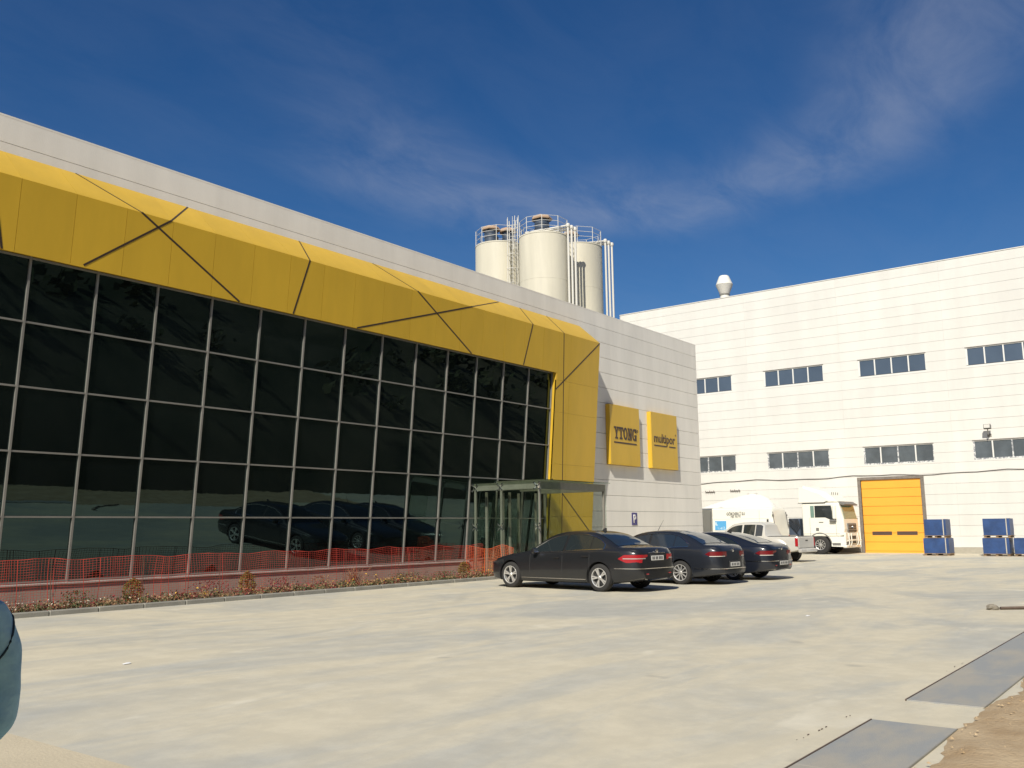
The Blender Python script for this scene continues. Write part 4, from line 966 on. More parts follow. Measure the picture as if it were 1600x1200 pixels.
    for i, x in enumerate((-.20, -.145, -.06, -.005, .08, .135, .19)): b.box(x-.018, x+.018, yb-.0225, yb-.0205, plate_z-.034, plate_z+.034)
    o = b.build('plate_marks', 'plate_mark', pl, False, True); o['kind'] = 'stuff'
    b = MB(); b.lathe([(.001, -.012), (.05, -.010), (.05, .002), (.001, .004)], 18, (0, ur-L-.006, lights['badge']), 'y'); b.build('badge', 'chrome', t, True, True)
    b = MB(); b.cbox(-.34, .34, ur-L-.014, ur-L+.01, lights['grip'], lights['grip']+.02, .004); b.build('boot_grip', 'chrome' if chrome else paint, t, False, True)
    if antenna == 'fin':
        u = lights['rw'][0]-.12; z = B.zc(u); b = MB(); b.prism([(ur-u+.09, z-.01), (ur-u-.07, z-.01), (ur-u-.07, z+.075), (ur-u-.03, z+.075)], -.018, .018, 'x'); b.build('antenna_fin', 'black_plastic', t, False, True)
    else:
        u = lights['ws'][1]+.25; z = B.zc(u); b = MB(); b.tube([(0, ur-u, z-.01), (0, ur-u-.22, z+.32)], [.008, .003], 5); b.build('antenna', 'black_plastic', t, False, True)
    b = MB(); b.cbox(-.30, .30, ur+.012, ur+.05, .42, .66, .02) if False else b.cbox(-.36, .36, ur-.005, ur+.035, .44, .64, .015); b.build('grille', 'black_plastic', t, False, True)
    return t
wsed = [(0, .58), (.05, .70), (.18, .82), (.5, .90), (1, .92), (2.4, .93), (3.8, .92), (4.35, .89), (4.6, .84), (4.75, .78), (4.83, .71), (4.87, .63)]
# executive saloon
B1 = Body([(0, .60), (.06, .70), (.3, .80), (.8, .90), (1.25, .96), (1.42, 1.0), (1.75, 1.19), (2.1, 1.37), (2.4, 1.445), (2.8, 1.47), (3.2, 1.46), (3.55, 1.40), (3.9, 1.265), (4.2, 1.12), (4.32, 1.085), (4.6, 1.075), (4.76, 1.05), (4.83, 1.0), (4.87, .93)],
    [(0, .55), (.06, .64), (.3, .73), (.8, .80), (1.3, .86), (1.7, .895), (2.5, .93), (3.3, .965), (4.0, .99), (4.5, .995), (4.76, .975), (4.83, .93), (4.87, .86)], wsed,
    [(0, .30), (.15, .22), (.6, .18), (3.9, .19), (4.5, .24), (4.87, .32)], 3.79)
hi1 = lambda u: min(B1.ze(u)-.035, 1.40) if u < 3.3 else min(B1.ze(u)-.035, 1.395-(u-3.3)**1.6*.62)
lo1 = lambda u: B1.zs(u)+.035
sedan('parked_car', (20.70, 12.36, 0), -R(5.6), 1.03, 'paint_black', 'car_glass', 'black saloon car with bright red tail lamp, nearest and leftmost of the parked cars', 'dark cars parked in a row', B1,
    lights=dict(ws=(1.45, 2.2), rw=(3.42, 4.24), tail=(4.36, .70, .885, .40), tm='tail_red', led=True, badge=.97, grip=.915), win=[(1.62, 2.60, lo1, hi1), (2.68, 3.46, lo1, hi1), (3.485, 3.90, lo1, hi1)], door_u=(1.55, 2.64, 3.5), handles=(2.45, 3.38), trim_z=.56, plate_z=.80)
# estate-like family saloon, dark blue grey
B2 = Body([(0, .62), (.06, .72), (.3, .82), (.8, .92), (1.15, .98), (1.3, 1.02), (1.65, 1.22), (2.0, 1.39), (2.35, 1.465), (2.8, 1.485), (3.2, 1.47), (3.6, 1.39), (3.95, 1.25), (4.2, 1.13), (4.3, 1.10), (4.55, 1.09), (4.66, 1.06), (4.73, 1.0), (4.77, .92)],
    [(0, .57), (.06, .66), (.3, .75), (.8, .83), (1.3, .88), (1.7, .91), (2.5, .945), (3.3, .98), (4.0, 1.0), (4.45, 1.005), (4.66, .985), (4.73, .94), (4.77, .87)], [(a*.98, c*.99) for a, c in wsed[:-1]] + [(4.77, .62)],
    [(0, .30), (.15, .22), (.6, .18), (3.9, .19), (4.4, .24), (4.77, .30)], 3.62)
hi2 = lambda u: min(B2.ze(u)-.035, 1.41) if u < 3.1 else min(B2.ze(u)-.035, 1.405-(u-3.1)**1.7*.50)
lo2 = lambda u: B2.zs(u)+.035
sedan('parked_car', (24.20, 11.95, 0), -R(4.5), 1.0, 'paint_anthracite', 'car_glass_blue', 'dark blue grey saloon with whip antenna, middle of the three dark cars', 'dark cars parked in a row', B2, r=.325, uf=.91,
    lights=dict(ws=(1.32, 2.1), rw=(3.38, 4.22), tail=(4.40, .76, .90, .36), tm='tail_dark', low=True, badge=.93, grip=.70), win=[(1.5, 2.50, lo2, hi2), (2.57, 3.36, lo2, hi2), (3.385, 3.86, lo2, hi2)], door_u=(1.42, 2.53, 3.42), handles=(2.34, 3.26), antenna='whip', style='split', trim_z=.44, plate_z=.55)
# four door coupe, navy black
B3 = Body([(0, .60), (.06, .70), (.3, .80), (.8, .90), (1.15, .95), (1.35, 1.0), (1.7, 1.18), (2.1, 1.35), (2.45, 1.41), (2.85, 1.42), (3.2, 1.39), (3.6, 1.31), (4.0, 1.19), (4.3, 1.10), (4.45, 1.075), (4.62, 1.06), (4.72, 1.02), (4.77, .97), (4.8, .90)],
    [(0, .55), (.06, .64), (.3, .73), (.8, .81), (1.3, .86), (1.7, .89), (2.5, .925), (3.3, .96), (4.0, .985), (4.5, .985), (4.68, .96), (4.76, .91), (4.8, .84)], [(a*.985, c*.995) for a, c in wsed[:-1]] + [(4.8, .60)],
    [(0, .30), (.15, .22), (.6, .18), (3.9, .19), (4.4, .24), (4.8, .32)], 3.66)
hi3 = lambda u: min(B3.ze(u)-.035, 1.345) if u < 2.9 else min(B3.ze(u)-.035, 1.34-(u-2.9)**1.8*.34)
lo3 = lambda u: B3.zs(u)+.035
sedan('parked_car', (26.78, 11.56, 0), -R(4.0), 1.0, 'paint_navy', 'car_glass', 'navy black four door coupe, farthest of the three dark parked cars', 'dark cars parked in a row', B3, r=.33, uf=.95,
    lights=dict(ws=(1.4, 2.2), rw=(3.25, 4.33), tail=(4.40, .72, .86, .34), tm='tail_dark', low=True, badge=.92, grip=.68), win=[(1.6, 2.55, lo3, hi3), (2.62, 3.86, lo3, hi3)], door_u=(1.5, 2.58, 3.45), handles=(2.4, 3.3), style='split', trim_z=.56, plate_z=.50)
# silver pickup
BP = Body([(0, .90), (.08, 1.02), (.5, 1.08), (1.1, 1.14), (1.3, 1.17), (1.65, 1.45), (1.95, 1.66), (2.3, 1.74), (2.9, 1.76), (3.30, 1.74), (3.46, 1.66), (3.56, 1.40), (3.60, 1.115), (3.7, 1.10), (5.0, 1.10), (5.06, 1.09)],
    [(0, .86), (.08, .96), (.5, 1.0), (1.1, 1.05), (1.4, 1.08), (3.5, 1.085), (5.0, 1.09), (5.06, 1.08)], [(0, .70), (.08, .82), (.4, .88), (1, .90), (4.9, .90), (5.02, .885), (5.06, .86)], [(0, .45), (.3, .38), (4.6, .42), (5.06, .50)], 4.05, tum=.42, inset=.05, crown=.09, bump=0)
pk = thing('pickup_truck', (39.95, 15.45, 0), 'silver double cab pickup truck parked behind the dark cars', 'pickup truck', None, -R(3), 1.0)
me = carve(BP.mesh(['paint_silver', 'black_plastic']), [(min(sx*.55, sx*1.2), max(sx*.55, sx*1.2), 4.05-u, .40, .45) for u in (.95, 4.05) for sx in (-1, 1)], None)
link('body', me, pk, None, True)
loP = lambda u: BP.zs(u)+.04; hiP = lambda u: min(BP.ze(u)-.04, 1.63)
for sx in (-1, 1):
    for u0, u1 in ((1.62, 2.42), (2.5, 3.05), (3.09, 3.42)): b = MB(); b.grid(BP.window(u0, u1, loP, hiP, sx)); b.build('side_window', 'car_glass' if u0 < 3 else 'car_glass_blue', pk, True, True)
    for u in (.95, 4.05):
        wheel(pk, sx*.78, 4.05-u, .37, .25, sx, 'five')
        b = MB(); b.lathe([(.44, sx*.86), (.455, sx*.955), (.53, sx*.95), (.62, sx*.90)], 40, (0, 4.05-u, .40), 'x'); b.v = [(x, y, max(z, .40)) for x, y, z in b.v]; b.build('wheel_flare', 'paint_silver', pk, True, True)
        b = MB(); b.lathe([(.001, sx*.56), (.447, sx*.56), (.447, sx*.84)], 28, (0, 4.05-u, .40), 'x'); b.build('wheel_well', 'black_plastic', pk, True, True)
    b = MB(); x = sx*.875; b.cbox(min(x, x+sx*.035), max(x, x+sx*.035), -1.03, -.90, .68, 1.04, .012); b.build('tail_lamp', 'tail_red', pk, False, True)
    b = MB(); x = sx*1.0; b.cbox(x-.10, x+.10, 4.05-1.75, 4.05-1.65, 1.12, 1.30, .03); b.build('wing_mirror', 'paint_silver', pk, False, True)
    for u in (1.55, 2.46, 3.5): b = MB(); b.tube([BP.P(u, sx*(BP.wz(u, z)+.002), z) for z in np.linspace(.5, 1.06, 6)], .006, 4); b.build('door_gap', 'black_plastic', pk, False, True)
    for u in (2.3, 3.3): b = MB(); b.cbox(sx*.915-.015, sx*.915+.015, 4.05-u-.1, 4.05-u+.1, .93, .965, .008); b.build('door_handle', 'chrome', pk, False, True)
b = MB(); b.cbox(-.80, .80, -1.04, -1.005, .62, 1.06, .015); tg = b.build('tailgate', 'paint_silver', pk, False, True)
b = MB(); b.cbox(-.12, .12, -1.055, -1.041, .90, .95, .005); b.build('handle', 'black_plastic', tg, False, True)
b = MB(); b.cbox(-.86, .86, -1.16, -1.0, .42, .58, .03); b.build('rear_bumper', 'rim', pk, False, True)
b = MB(); b.cbox(-.26, .26, -1.170, -1.161, .45, .56, .003); b.build('number_plate', 'plate', pk, False, True)
b = MB(); b.box(-.80, .80, -.95, .42, 1.104, 1.116); b.build('bed_cover', 'black_plastic', pk, False, True)
rows = []
for i in range(9):
    u = 1.36+(2.0-1.36)*i/8; h = BP.section(u)[11][0]*.9; rows.append([(x, 4.05-u, BP.top_z(u, x)+.01) for x in np.linspace(-h, h, 9)])
b = MB(); b.grid(rows); b.build('windscreen', 'car_glass', pk, True, True)
b = MB(); b.cbox(-.78, .78, 4.02, 4.09, .62, .88, .02); b.build('grille', 'chrome', pk, False, True)
# white van, nose to +Y
BV = Body([(0, 1.0), (.06, 1.10), (.5, 1.24), (.75, 1.36), (1.1, 1.85), (1.45, 2.32), (1.6, 2.45), (2.0, 2.52), (3, 2.54), (6.78, 2.53), (6.86, 2.48), (6.91, 2.34), (6.97, 1.85), (7.02, 1.42), (7.05, 1.05)], [(0, .92), (.06, 1.0), (.5, 1.12), (.75, 1.22), (1.1, 1.30), (1.6, 1.34), (6.9, 1.34), (7.0, 1.30), (7.05, .95)],
    [(0, .74), (.08, .88), (.5, .96), (1.2, .985), (6.8, .985), (6.98, .965), (7.05, .93)], [(0, .40), (.3, .32), (7.05, .36)], 6.1, tum=.07, inset=.03, crown=.10, bump=0)
vn = thing('delivery_van', (46.45, 18.95, 0), 'white high roof delivery van with lettering on its side', 'van', None, 0, 1.0)
link('body', carve(BV.mesh(['paint_white', 'black_plastic']), [(min(sx*.6, sx*1.2), max(sx*.6, sx*1.2), 6.1-u, .36, .42) for u in (1.0, 6.1) for sx in (-1, 1)], None), vn, None, True)
for sx in (-1, 1):
    def vx(z, o=0): return sx*(.985-(.03+max(0, z-1.34)*.07 if z > 1.34 else 0)+o)
    for u in (1.0, 6.1): wheel(vn, sx*.85, 6.1-u, .345, .22, sx, 'five')
    b = MB(); b.grid(BV.window(1.18, 1.95, lambda u: 1.40, lambda u: min(2.02, BV.ze(u)-.06), sx)); b.build('door_window', 'car_glass', vn, True, True)
    b = MB(); b.cbox(sx*1.07-.07, sx*1.07+.07, 6.1-1.25, 6.1-1.10, 1.36, 1.68, .03); b.build('wing_mirror', 'black_plastic', vn, False, True)
    b = MB(); b.tube([(vx(1.95, .004), -.62, 1.95), (vx(1.95, .004), 2.7, 1.95)], .014, 5); b.build('slide_rail', 'win_white', vn, False, True)
    b = MB(); b.box(min(vx(1.78, .008), vx(1.78, -.02)), max(vx(1.78, .008), vx(1.78, -.02)), -.60, -.50, 1.68, 1.90); b.build('vent_slot', 'black_plastic', vn, False, True)
    for y in (-.1, 2.62, 4.1): b = MB(); b.tube([(vx(z, .001), y, z) for z in np.linspace(.85, 2.35, 9)], .006, 4); b.build('panel_gap', 'grey_plastic', vn, False, True)
    b = MB(); b.tube([(sx*.89, -.825, 2.28), (sx*.92, -.885, 1.78), (sx*.945, -.935, 1.40)], .022, 6); b.build('door_seal', 'grey_plastic', vn, False, True)
    for z, y in ((2.1, -.835), (1.6, -.905)): b = MB(); b.cbox(sx*.93-.04, sx*.93+.04, y-.05, y+.03, z-.05, z+.05, .01); b.build('door_hinge', 'grey_plastic', vn, False, True)
    b = MB(); b.cbox(sx*.90-.05, sx*.90+.05, -.975, -.92, .80, 1.08, .015); b.build('tail_lamp', 'tail_red', vn, False, True)
SIDE = Matrix(((0, 0, -1, 0), (-1, 0, 0, 0), (0, 1, 0, 0), (0, 0, 0, 1)))     # text x -> -y, up -> z, facing -x
tl = Matrix.Rotation(math.atan(.07), 4, 'Y')
link('lettering', text_mesh('GÖKDERLİ SU', .21, 'letter_black', width=1.02, extrude=.004, bold=.02), vn, Matrix.Translation((-.907, 1.70, 2.12)) @ tl @ SIDE, True)
link('phone_number', text_mesh('785 90 91', .12, 'letter_black', width=.56, extrude=.004, bold=.01), vn, Matrix.Translation((-.914, 1.48, 1.985)) @ tl @ SIDE, True)
b = MB(); b.box(-.969, -.9, 1.72, 2.36, 1.36, 1.84); b.v = [(x+max(0, z-1.34)*.07+.003, y, z) for x, y, z in b.v]; b.build('sticker', 'sticker_blue', vn, False, True)
rows = []
for i in range(9):
    u = .80+(1.42-.80)*i/8; h = BV.section(u)[11][0]*.93; rows.append([(x, 6.1-u, BV.top_z(u, x)+.012) for x in np.linspace(-h, h, 9)])
b = MB(); b.grid(rows); b.build('windscreen', 'car_glass', vn, True, True)
b = MB(); b.cbox(-.8, .8, 6.05, 6.14, .42, .66, .03); b.build('front_bumper', 'grey_plastic', vn, False, True)
b = MB(); b.cbox(-.92, .92, -1.05, -.93, .42, .62, .03); b.build('rear_bumper', 'grey_plastic', vn, False, True)

# ------------------------------------------------------------------ tractor unit, nose to -Y (local nose +y, origin under the front axle)
tk = thing('tractor_unit', (51.55, 17.42, 0), 'white truck tractor with high roof parked beside the orange door', 'truck', None, math.pi, 1.0)
HW = 1.24
b = MB(); b.prism([(-.92, .95), (1.05, .95), (1.30, 1.0), (1.36, 1.35), (1.34, 1.85), (1.12, 2.78), (-.92, 2.78)], -HW, HW, 'x'); o = b.build('cab', 'paint_white', tk, False, True)
md = o.modifiers.new('bevel', 'BEVEL'); md.width = .07; md.segments = 3
b = MB(); b.add([(-HW+.06, 1.08, 2.80), (HW-.06, 1.08, 2.80), (HW, -.92, 2.785), (-HW, -.92, 2.785), (-HW+.25, .35, 3.38), (HW-.25, .35, 3.38), (HW-.06, -.88, 3.76), (-HW+.06, -.88, 3.76)], [(0, 1, 5, 4), (1, 2, 6, 5), (2, 3, 7, 6), (3, 0, 4, 7), (4, 5, 6, 7), (0, 3, 2, 1)])
o = b.build('roof_fairing', 'paint_white', tk, False, True); md = o.modifiers.new('bevel', 'BEVEL'); md.width = .10; md.segments = 3
for sx in (-1, 1):
    b = MB(); b.prism([(-1.05, 2.80), (.35, 2.80), (.55, 2.9), (.1, 3.28), (-1.0, 3.68)], sx*(HW-.02), sx*(HW+.04), 'x'); b.build('side_deflector', 'paint_white', tk, False, True)
    b = MB(); b.box(min(sx*(HW-.03), sx*(HW+.045)), max(sx*(HW-.03), sx*(HW+.045)), -1.1, .4, 2.765, 2.797); b.build('deflector_trim', 'black_plastic', tk, False, True)
    b = MB(); b.prism([(-.20, 1.98), (.35, 1.98), (.78, 1.80), (.82, 1.80), (.70, 2.62), (-.20, 2.62)], sx*(HW+.001), sx*(HW+.012), 'x'); b.build('door_window', 'car_glass', tk, False, True)
    b = MB(); b.prism([(-.44, 1.98), (-.24, 1.98), (-.24, 2.62), (-.44, 2.62)], sx*(HW+.001), sx*(HW+.012), 'x'); b.build('rear_quarter_window', 'glass_green', tk, False, True)
    for y in (-.5, .92): b = MB(); b.box(min(sx*HW, sx*(HW+.003)), max(sx*HW, sx*(HW+.003)), y-.006, y+.006, 1.0, 1.95); b.build('door_gap', 'grey_plastic', tk, False, True)
    b = MB(); b.box(min(sx*HW, sx*(HW+.003)), max(sx*HW, sx*(HW+.003)), -.9, 1.1, 1.09, 1.105); b.build('panel_gap', 'grey_plastic', tk, False, True)
    b = MB(); b.box(min(sx*HW, sx*(HW+.01)), max(sx*HW, sx*(HW+.01)), -.18, -.02, 1.25, 1.42); b.build('fuel_flap', 'grey_plastic', tk, False, True)
    b = MB(); b.box(min(sx*HW, sx*(HW+.02)), max(sx*HW, sx*(HW+.02)), .0, .24, 1.70, 1.74); b.build('door_handle', 'grey_plastic', tk, False, True)
    b = MB(); b.cbox(sx*1.36-.10, sx*1.36+.10, .82, .98, 1.88, 2.62, .04); mi = b.build('wing_mirror', 'paint_white', tk, False, True)
    b = MB(); b.box(sx*1.36-.08, sx*1.36+.08, .812, .819, 1.95, 2.55); b.build('mirror_glass', 'chrome', mi, False, True)
    b = MB(); b.cbox(min(sx*1.18, sx*1.42), max(sx*1.18, sx*1.42), .62, .96, 1.72, 1.86, .04); b.build('mirror_arm', 'grey_plastic', tk, False, True)
    wheel(tk, sx*1.06, 0, .51, .34, sx, 'truck', 'rim', .56)
    # front wing: half ring over the wheel
    n = 14; rows = []
    for i in range(n+1):
        a = math.pi*(.02+.96*i/n); rows.append([(sx*x, r_*math.cos(a), .51+r_*math.sin(a)) for x, r_ in ((.85, .60), (HW, .60), (HW+.01, .63), (HW, .66))])
    b = MB(); b.grid(rows); b.build('wheel_arch', 'grey_plastic', tk, True, True)
    b = MB(); b.prism([(.62, .42), (1.30, .40), (1.36, .95), (.45, .95), (.60, .72)], sx*(HW-.25), sx*(HW-.003), 'x'); b.build('step_panel', 'paint_white', tk, False, True)
    b = MB(); b.cbox(min(sx*(HW-.22), sx*(HW+.006)), max(sx*(HW-.22), sx*(HW+.006)), .66, 1.12, .46, .62, .02); b.build('entry_step', 'grey_plastic', tk, False, True)
    b = MB(); b.prism([(-1.0, .95), (-.70, .95), (-.70, .55), (-1.0, .55)], sx*(HW-.3), sx*(HW-.01), 'x'); b.build('rear_panel', 'grey_plastic', tk, False, True)
    b = MB(); b.cbox(min(sx*.62, sx*1.18), max(sx*.62, sx*1.18), 1.345, 1.395, .78, 1.0, .02); b.build('headlamp', 'lens_clear', tk, False, True)
    b = MB(); b.cbox(min(sx*.70, sx*1.16), max(sx*.70, sx*1.16), 1.345, 1.40, .52, .68, .02); b.build('fog_lamp', 'grey_plastic', tk, False, True)
    wheel(tk, sx*.98, -3.6, .51, .5, sx, 'truck', 'rim', .56)
    b = MB(); b.lathe([(.001, -2.4), (.30, -2.38), (.33, -2.3), (.33, -1.35), (.30, -1.27), (.001, -1.25)], 20, (sx*.95, 0, .78), 'y'); b.build('fuel_tank', 'steel', tk, True, True)
b = MB(); b.add([(-1.08, 1.325, 1.90), (1.08, 1.325, 1.90), (.98, 1.155, 2.62), (-.98, 1.155, 2.62), (-1.08, 1.345, 1.90), (1.08, 1.345, 1.90), (.98, 1.175, 2.62), (-.98, 1.175, 2.62)], [(4, 5, 6, 7), (3, 2, 1, 0), (0, 1, 5, 4), (1, 2, 6, 5), (2, 3, 7, 6), (3, 0, 4, 7)]); b.build('windscreen', 'glass_green', tk, False, True)
b = MB(); b.prism([(1.12, 2.70), (1.38, 2.62), (1.40, 2.68), (1.14, 2.84)], -1.16, 1.16, 'x'); b.build('sun_visor', 'grey_plastic', tk, False, True)
b = MB(); b.cbox(-.72, .72, 1.33, 1.40, 1.18, 1.66, .03); gr = b.build('grille', 'grey_plastic', tk, False, True)
for i in range(3): b = MB(); b.box(-.68, .68, 1.401, 1.412, 1.24+i*.13, 1.27+i*.13); b.build('grille_bar', 'black_plastic', gr, False, True)
b = MB()
for x0, pts in ((-.17, [(0, 0), (.02, .11), (.05, .04), (.08, .11), (.10, 0)]), (-.05, [(0, 0), (.05, .11), (.10, 0)]), (.07, [(0, 0), (0, .11), (.10, 0), (.10, .11)])): b.tube([(-(x0+px), 1.416, 1.38+pz) for px, pz in pts], .012, 4)
o = b.build('grille_emblem', 'chrome', gr, False, True); o['kind'] = 'stuff'
b = MB(); b.cbox(-1.22, 1.22, 1.20, 1.42, .34, .50, .04); b.build('front_bumper', 'paint_white', tk, False, True)
b = MB(); b.cbox(-1.2, 1.2, 1.28, 1.385, .50, 1.16, .03); b.build('bumper_face', 'paint_white', tk, False, True)
for z0, z1 in ((.56, .70), (.80, .98)): b = MB(); b.cbox(-.54, .54, 1.386, 1.40, z0, z1, .006); b.build('air_intake', 'black_plastic', tk, False, True)
for x in (-.95, -.55, .55, .95): b = MB(); b.tube([(x, 1.44, .46), (x*1.03, 1.50, .62), (x*1.03, 1.48, 1.12)], .03, 8); b.build('bull_bar', 'paint_white', tk, True, True)
b = MB(); b.tube([(-1.15, 1.48, .74), (1.15, 1.48, .74)], .03, 8); b.build('bull_bar', 'paint_white', tk, True, True)
b = MB(); b.cbox(-.42, .42, -5.0, .9, .62, .92, .02); b.build('chassis', 'black_plastic', tk, False, True)
b = MB(); b.cbox(-.26, .26, 1.42, 1.43, .36, .47, .003); b.build('number_plate', 'plate', tk, False, True)
b = MB(); b.cbox(-1.0, 1.15, -1.75, -1.10, .95, 1.95, .05); cp = b.build('compressor', 'filter_dark', tk, False, True)
for i in range(7):
    b = MB(); q = random.Random(i); y0 = -1.2-.08*i; b.tube([(1.16, y0, 1.0+.1*i), (1.24, y0-.1, 1.2+.08*i), (1.2, y0+.12, 1.5+.05*i), (1.17, y0-.02, 1.92)], .022, 5); b.build('air_hose', 'black_plastic', cp, True, True)
for x in (-.5, -.15, .2, .5): b = MB(); b.tube([(x, .55, 3.22), (x, .55, 3.36)], .02, 5); b.build('roof_lamp', 'grey_plastic', tk, False, True)

# ------------------------------------------------------------------ silo tanker trailer behind the van
tn = thing('tanker_trailer', (51.3, 23.2, 0), 'white rounded bulk tanker body behind the delivery van', 'tanker')
TX, TZ = 51.35, 2.28
rows = []
for f, k in ((0, .05), (.015, .28), (.05, .55), (.11, .80), (.19, .95), (.28, 1.0), (.38, .97), (.52, .86), (.66, .72), (.80, .58), (.92, .42), (.98, .24), (1, .05)):
    Y = 20.15 + f*5.0; rows.append([(TX+1.1*k*math.cos(a), Y, TZ-.12*(1-k)+1.12*k*math.sin(a)) for a in [2*math.pi*q/36 for q in range(36)]])
b = MB(); b.grid(rows, closed=True); b.build('tank', 'tank_white', tn, True)
b = MB(); b.lathe([(.26, -.1), (.26, .06), (.29, .07), (.29, .10), (.001, .13)], 20, (TX, 21.6, TZ+1.09)); b.build('manhole', 'tank_white', tn, True)
b = MB(); b.tube([(TX-.3, 20.2, TZ-.5), (TX-.35, 20.0, TZ-.2), (TX-.35, 20.2, TZ+.25), (TX-.3, 20.6, TZ+.35)], .09, 8); b.build('outlet_pipe', 'tank_white', tn, True)
piece('frame_rail', TX-.5, TX-.35, 18.9, 25.2, .9, 1.12, 'black_plastic', tn); piece('frame_rail', TX+.35, TX+.5, 18.9, 25.2, .9, 1.12, 'black_plastic', tn)
for Y in (22.4, 23.6, 24.8):
    for sx in (-1, 1):
        b = MB(); b.lathe([(.001, -.18), (.30, -.18), (.49, -.16), (.5, 0), (.49, .16), (.30, .18), (.001, .18)], 28, (TX+sx*1.03, Y, .5), 'x'); b.build('wheel', 'tyre', tn, True)
    piece('axle', TX-.9, TX+.9, Y-.06, Y+.06, .44, .56, 'black_plastic', tn)
for Y in (19.8, 23.0): piece('support_leg', TX-.46, TX-.38, Y-.06, Y+.06, 1.12, 1.5, 'steel', tn); piece('support_leg', TX+.38, TX+.46, Y-.06, Y+.06, 1.12, 1.5, 'steel', tn)
for sx in (-.4, .4): piece('landing_leg', TX+sx-.06, TX+sx+.06, 20.0, 20.12, 0.0, .9, 'steel', tn)

# ------------------------------------------------------------------ blue boxes on pallets
def crate(x0, x1, y0, y1, z0, h, lab, seed, strap=True):
    q = random.Random(seed); t = thing('blue_pallet_box', ((x0+x1)/2, (y0+y1)/2, z0), lab, 'crate', 'blue wrapped boxes on pallets')
    pz = .12
    for y in (y0+.06, (y0+y1)/2, y1-.06): piece('pallet_block', x0+.02, x1-.02, y-.055, y+.055, z0+.021, z0+pz-.021, 'pallet_wood', t)
    n = 6
    for i in range(n):
        a = x0-.04+(x1-x0+.08)*i/n; piece('deck_board', a+.01, a+(x1-x0+.08)/n-.01, y0-.04, y1+.04, z0+pz-.02, z0+pz, 'pallet_wood', t)
        if i % 2 == 0: piece('base_board', a+.01, a+(x1-x0+.08)/n-.01, y0-.04, y1+.04, z0, z0+.02, 'pallet_wood', t)
    # sagging wrapped box
    b = MB(); rows = []; nn = 12
    for k in range(7):
        f = k/6; r = []
        for (ax_, ay, bx_, by) in ((x0, y0, x1, y0), (x1, y0, x1, y1), (x1, y1, x0, y1), (x0, y1, x0, y0)):
            for i in range(nn):
                u = i/nn; X, Y = ax_+(bx_-ax_)*u, ay+(by-ay)*u; cx, cy_ = (x0+x1)/2, (y0+y1)/2; s = 1+.012*math.sin(f*3.1)+q.uniform(-.006, .006)
                r.append((cx+(X-cx)*s, cy_+(Y-cy_)*s, z0+pz+.002+h*f+(q.uniform(-.012, .012) if 0 < k < 6 else 0)))
        rows.append(r)
    b.grid(rows, closed=True); nr = len(rows[0]); o_ = len(rows)*nr-nr; b.f.append(tuple(range(o_, o_+nr))); b.m.append(0)
    b.build('box', 'blue_box', t)
    if strap:
        yy = y0+(y1-y0)*.12; piece('strap', x0-.022, x1+.022, yy-.02, yy+.02, z0+pz+.01, z0+pz+h+.014, 'strap', t)
    return t
CX = 49.6
crate(CX, CX+1.1, 10.78, 11.95, 0, .74, 'blue wrapped box on the ground pallet right of the orange door', 1)
crate(CX+.03, CX+1.05, 10.86, 11.86, .875, .80, 'blue wrapped box stacked on top right of the orange door', 2)
crate(CX, CX+1.1, 8.10, 9.25, 0, .74, 'blue wrapped box on the ground under the right hand stack', 3)
crate(CX+.03, CX+1.05, 8.02, 9.18, .875, .80, 'blue wrapped box on top of the right hand stack', 4)
crate(CX, CX+1.1, 6.75, 7.90, 0, .74, 'single low blue wrapped box at the right edge of the photo', 5)

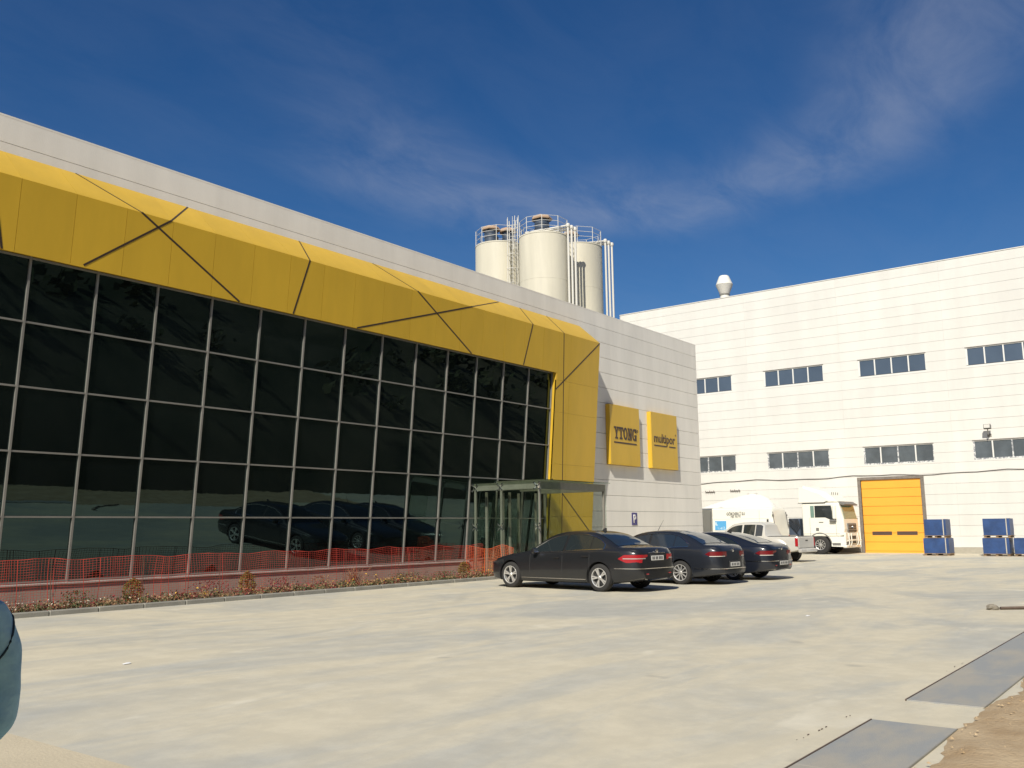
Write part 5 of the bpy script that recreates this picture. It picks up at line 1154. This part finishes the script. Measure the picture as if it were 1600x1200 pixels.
# ------------------------------------------------------------------ person at the left edge, seen from behind
def person():
    # local: facing +y, origin between the feet
    V = [(0, 0, .95), (0, 0, 1.12), (0, .01, 1.30), (0, 0, 1.42), (0, .01, 1.50), (0, .03, 1.60), (0, .03, 1.70)]
    Rd = [(.15, .11), (.145, .105), (.165, .12), (.12, .09), (.055, .055), (.075, .09), (.07, .085)]
    Ed = [(0, 1), (1, 2), (2, 3), (3, 4), (4, 5), (5, 6)]
    def chain(start, pts):
        p = start
        for co, rad in pts:
            V.append(co); Rd.append(rad if isinstance(rad, tuple) else (rad, rad)); Ed.append((p, len(V)-1)); p = len(V)-1
    for sx in (-1, 1):
        chain(3, [((sx*.12, 0, 1.405), (.075, .085)), ((sx*.185, -.005, 1.365), .072), ((sx*.215, -.01, 1.24), .060), ((sx*.215, -.01, 1.10), .052), ((sx*.17, .11, .99), .043), ((sx*.09, .22, .98), .033), ((sx*.05, .27, .98), (.034, .02))])
        chain(0, [((sx*.095, 0, .85), .10), ((sx*.10, .01, .50), .068), ((sx*.10, -.01, .30), .058), ((sx*.10, -.02, .09), .042), ((sx*.10, .10, .04), (.042, .035)), ((sx*.105, .19, .03), (.035, .025))])
    me = bpy.data.meshes.new('body'); me.from_pydata(V, Ed, []); o = bpy.data.objects.new('tmp', me); COL.objects.link(o)
    sk = o.modifiers.new('s', 'SKIN'); sk.use_smooth_shade = True
    for i, r in enumerate(Rd): me.skin_vertices[0].data[i].radius = r
    me.skin_vertices[0].data[0].use_root = True
    o.modifiers.new('ss', 'SUBSURF').levels = 3; o.modifiers['ss'].render_levels = 3
    bpy.context.view_layer.update(); dg = bpy.context.evaluated_depsgraph_get(); r = bpy.data.meshes.new_from_object(o.evaluated_get(dg)); bpy.data.objects.remove(o)
    for v in r.vertices:
        c = v.co
        if .97 < c.z < 1.45: v.co = c + v.normal*(.0025*math.sin(c.z*46+c.x*30+c.y*17)*math.sin(c.x*21-c.z*9+c.y*31) + .0022*math.sin(c.y*70+c.z*38))
    for m in ('shirt_blue', 'trousers', 'skin'): r.materials.append(M[m])
    for p in r.polygons:
        c = p.center; p.use_smooth = True
        p.material_index = 2 if (c.z > 1.455 and abs(c.x) < .1) or (c.y > .19 and .9 < c.z < 1.06) else (1 if c.z < .96 and c.y < .19 and not (abs(c.x) > .14 and c.z > .93) else 0)
    return r
t = thing('person', (1.055, 2.745, 0), 'person in a blue shirt seen from behind, only a shoulder at the left edge', 'person', None, R(20), .972)
pm = person(); pb = link('body', pm, t, None, True)
bv = BVHTree.FromPolygons([v.co for v in pm.vertices], [p.vertices for p in pm.polygons])
pts = []
for k in range(25):
    a = 2*math.pi*k/24; org = Vector((.150+.012*math.cos(a), .0, 1.33)); d = Vector((.18*math.cos(a)*.35, math.sin(a), math.cos(a)))
    cc = Vector((.178+.012*math.cos(a), -.005, 1.335)); d = Vector((.25*math.cos(a), math.sin(a), math.cos(a))).normalized(); h = bv.ray_cast(cc+d*.3, -d)
    if h[0] is not None: pts.append(h[0]+h[1]*.0015)
b = MB(); b.tube(pts, .0035, 5); b.build('sleeve_seam', 'seam', t, True, True)
b = MB(); rows = []
for i in range(9):
    ph = math.pi*.62*i/8; rows.append([(.088*math.sin(ph)*math.cos(a), .022+.108*math.sin(ph)*math.sin(a), 1.655+.125*math.cos(ph)-(.05 if math.sin(a) < -.2 and i == 8 else 0)) for a in [2*math.pi*k/20 for k in range(20)]])
b.grid(rows, closed=True); b.build('hair', 'hair', t, True, True)
for sx in (-1, 1):
    b = MB(); b.lathe([(.001, -.012), (.022, -.008), (.026, .004), (.001, .012)], 10, (sx*.085, .03, 1.655), 'x'); b.build('ear', 'skin', t, True, True)
    b = MB(); b.lathe([(.001, -.006), (.012, 0), (.001, .006)], 8, (sx*.032, .118, 1.665), 'y'); b.build('eye', 'hair', t, True, True)
b = MB(); b.prism([(.112, 1.66), (.112, 1.615), (.145, 1.62)], -.013, .013, 'x'); b.build('nose', 'skin', t, False, True)
b = MB(); b.cbox(-.025, .025, .108, .122, 1.582, 1.592, .003); b.build('mouth', 'tail_dark', t, False, True)
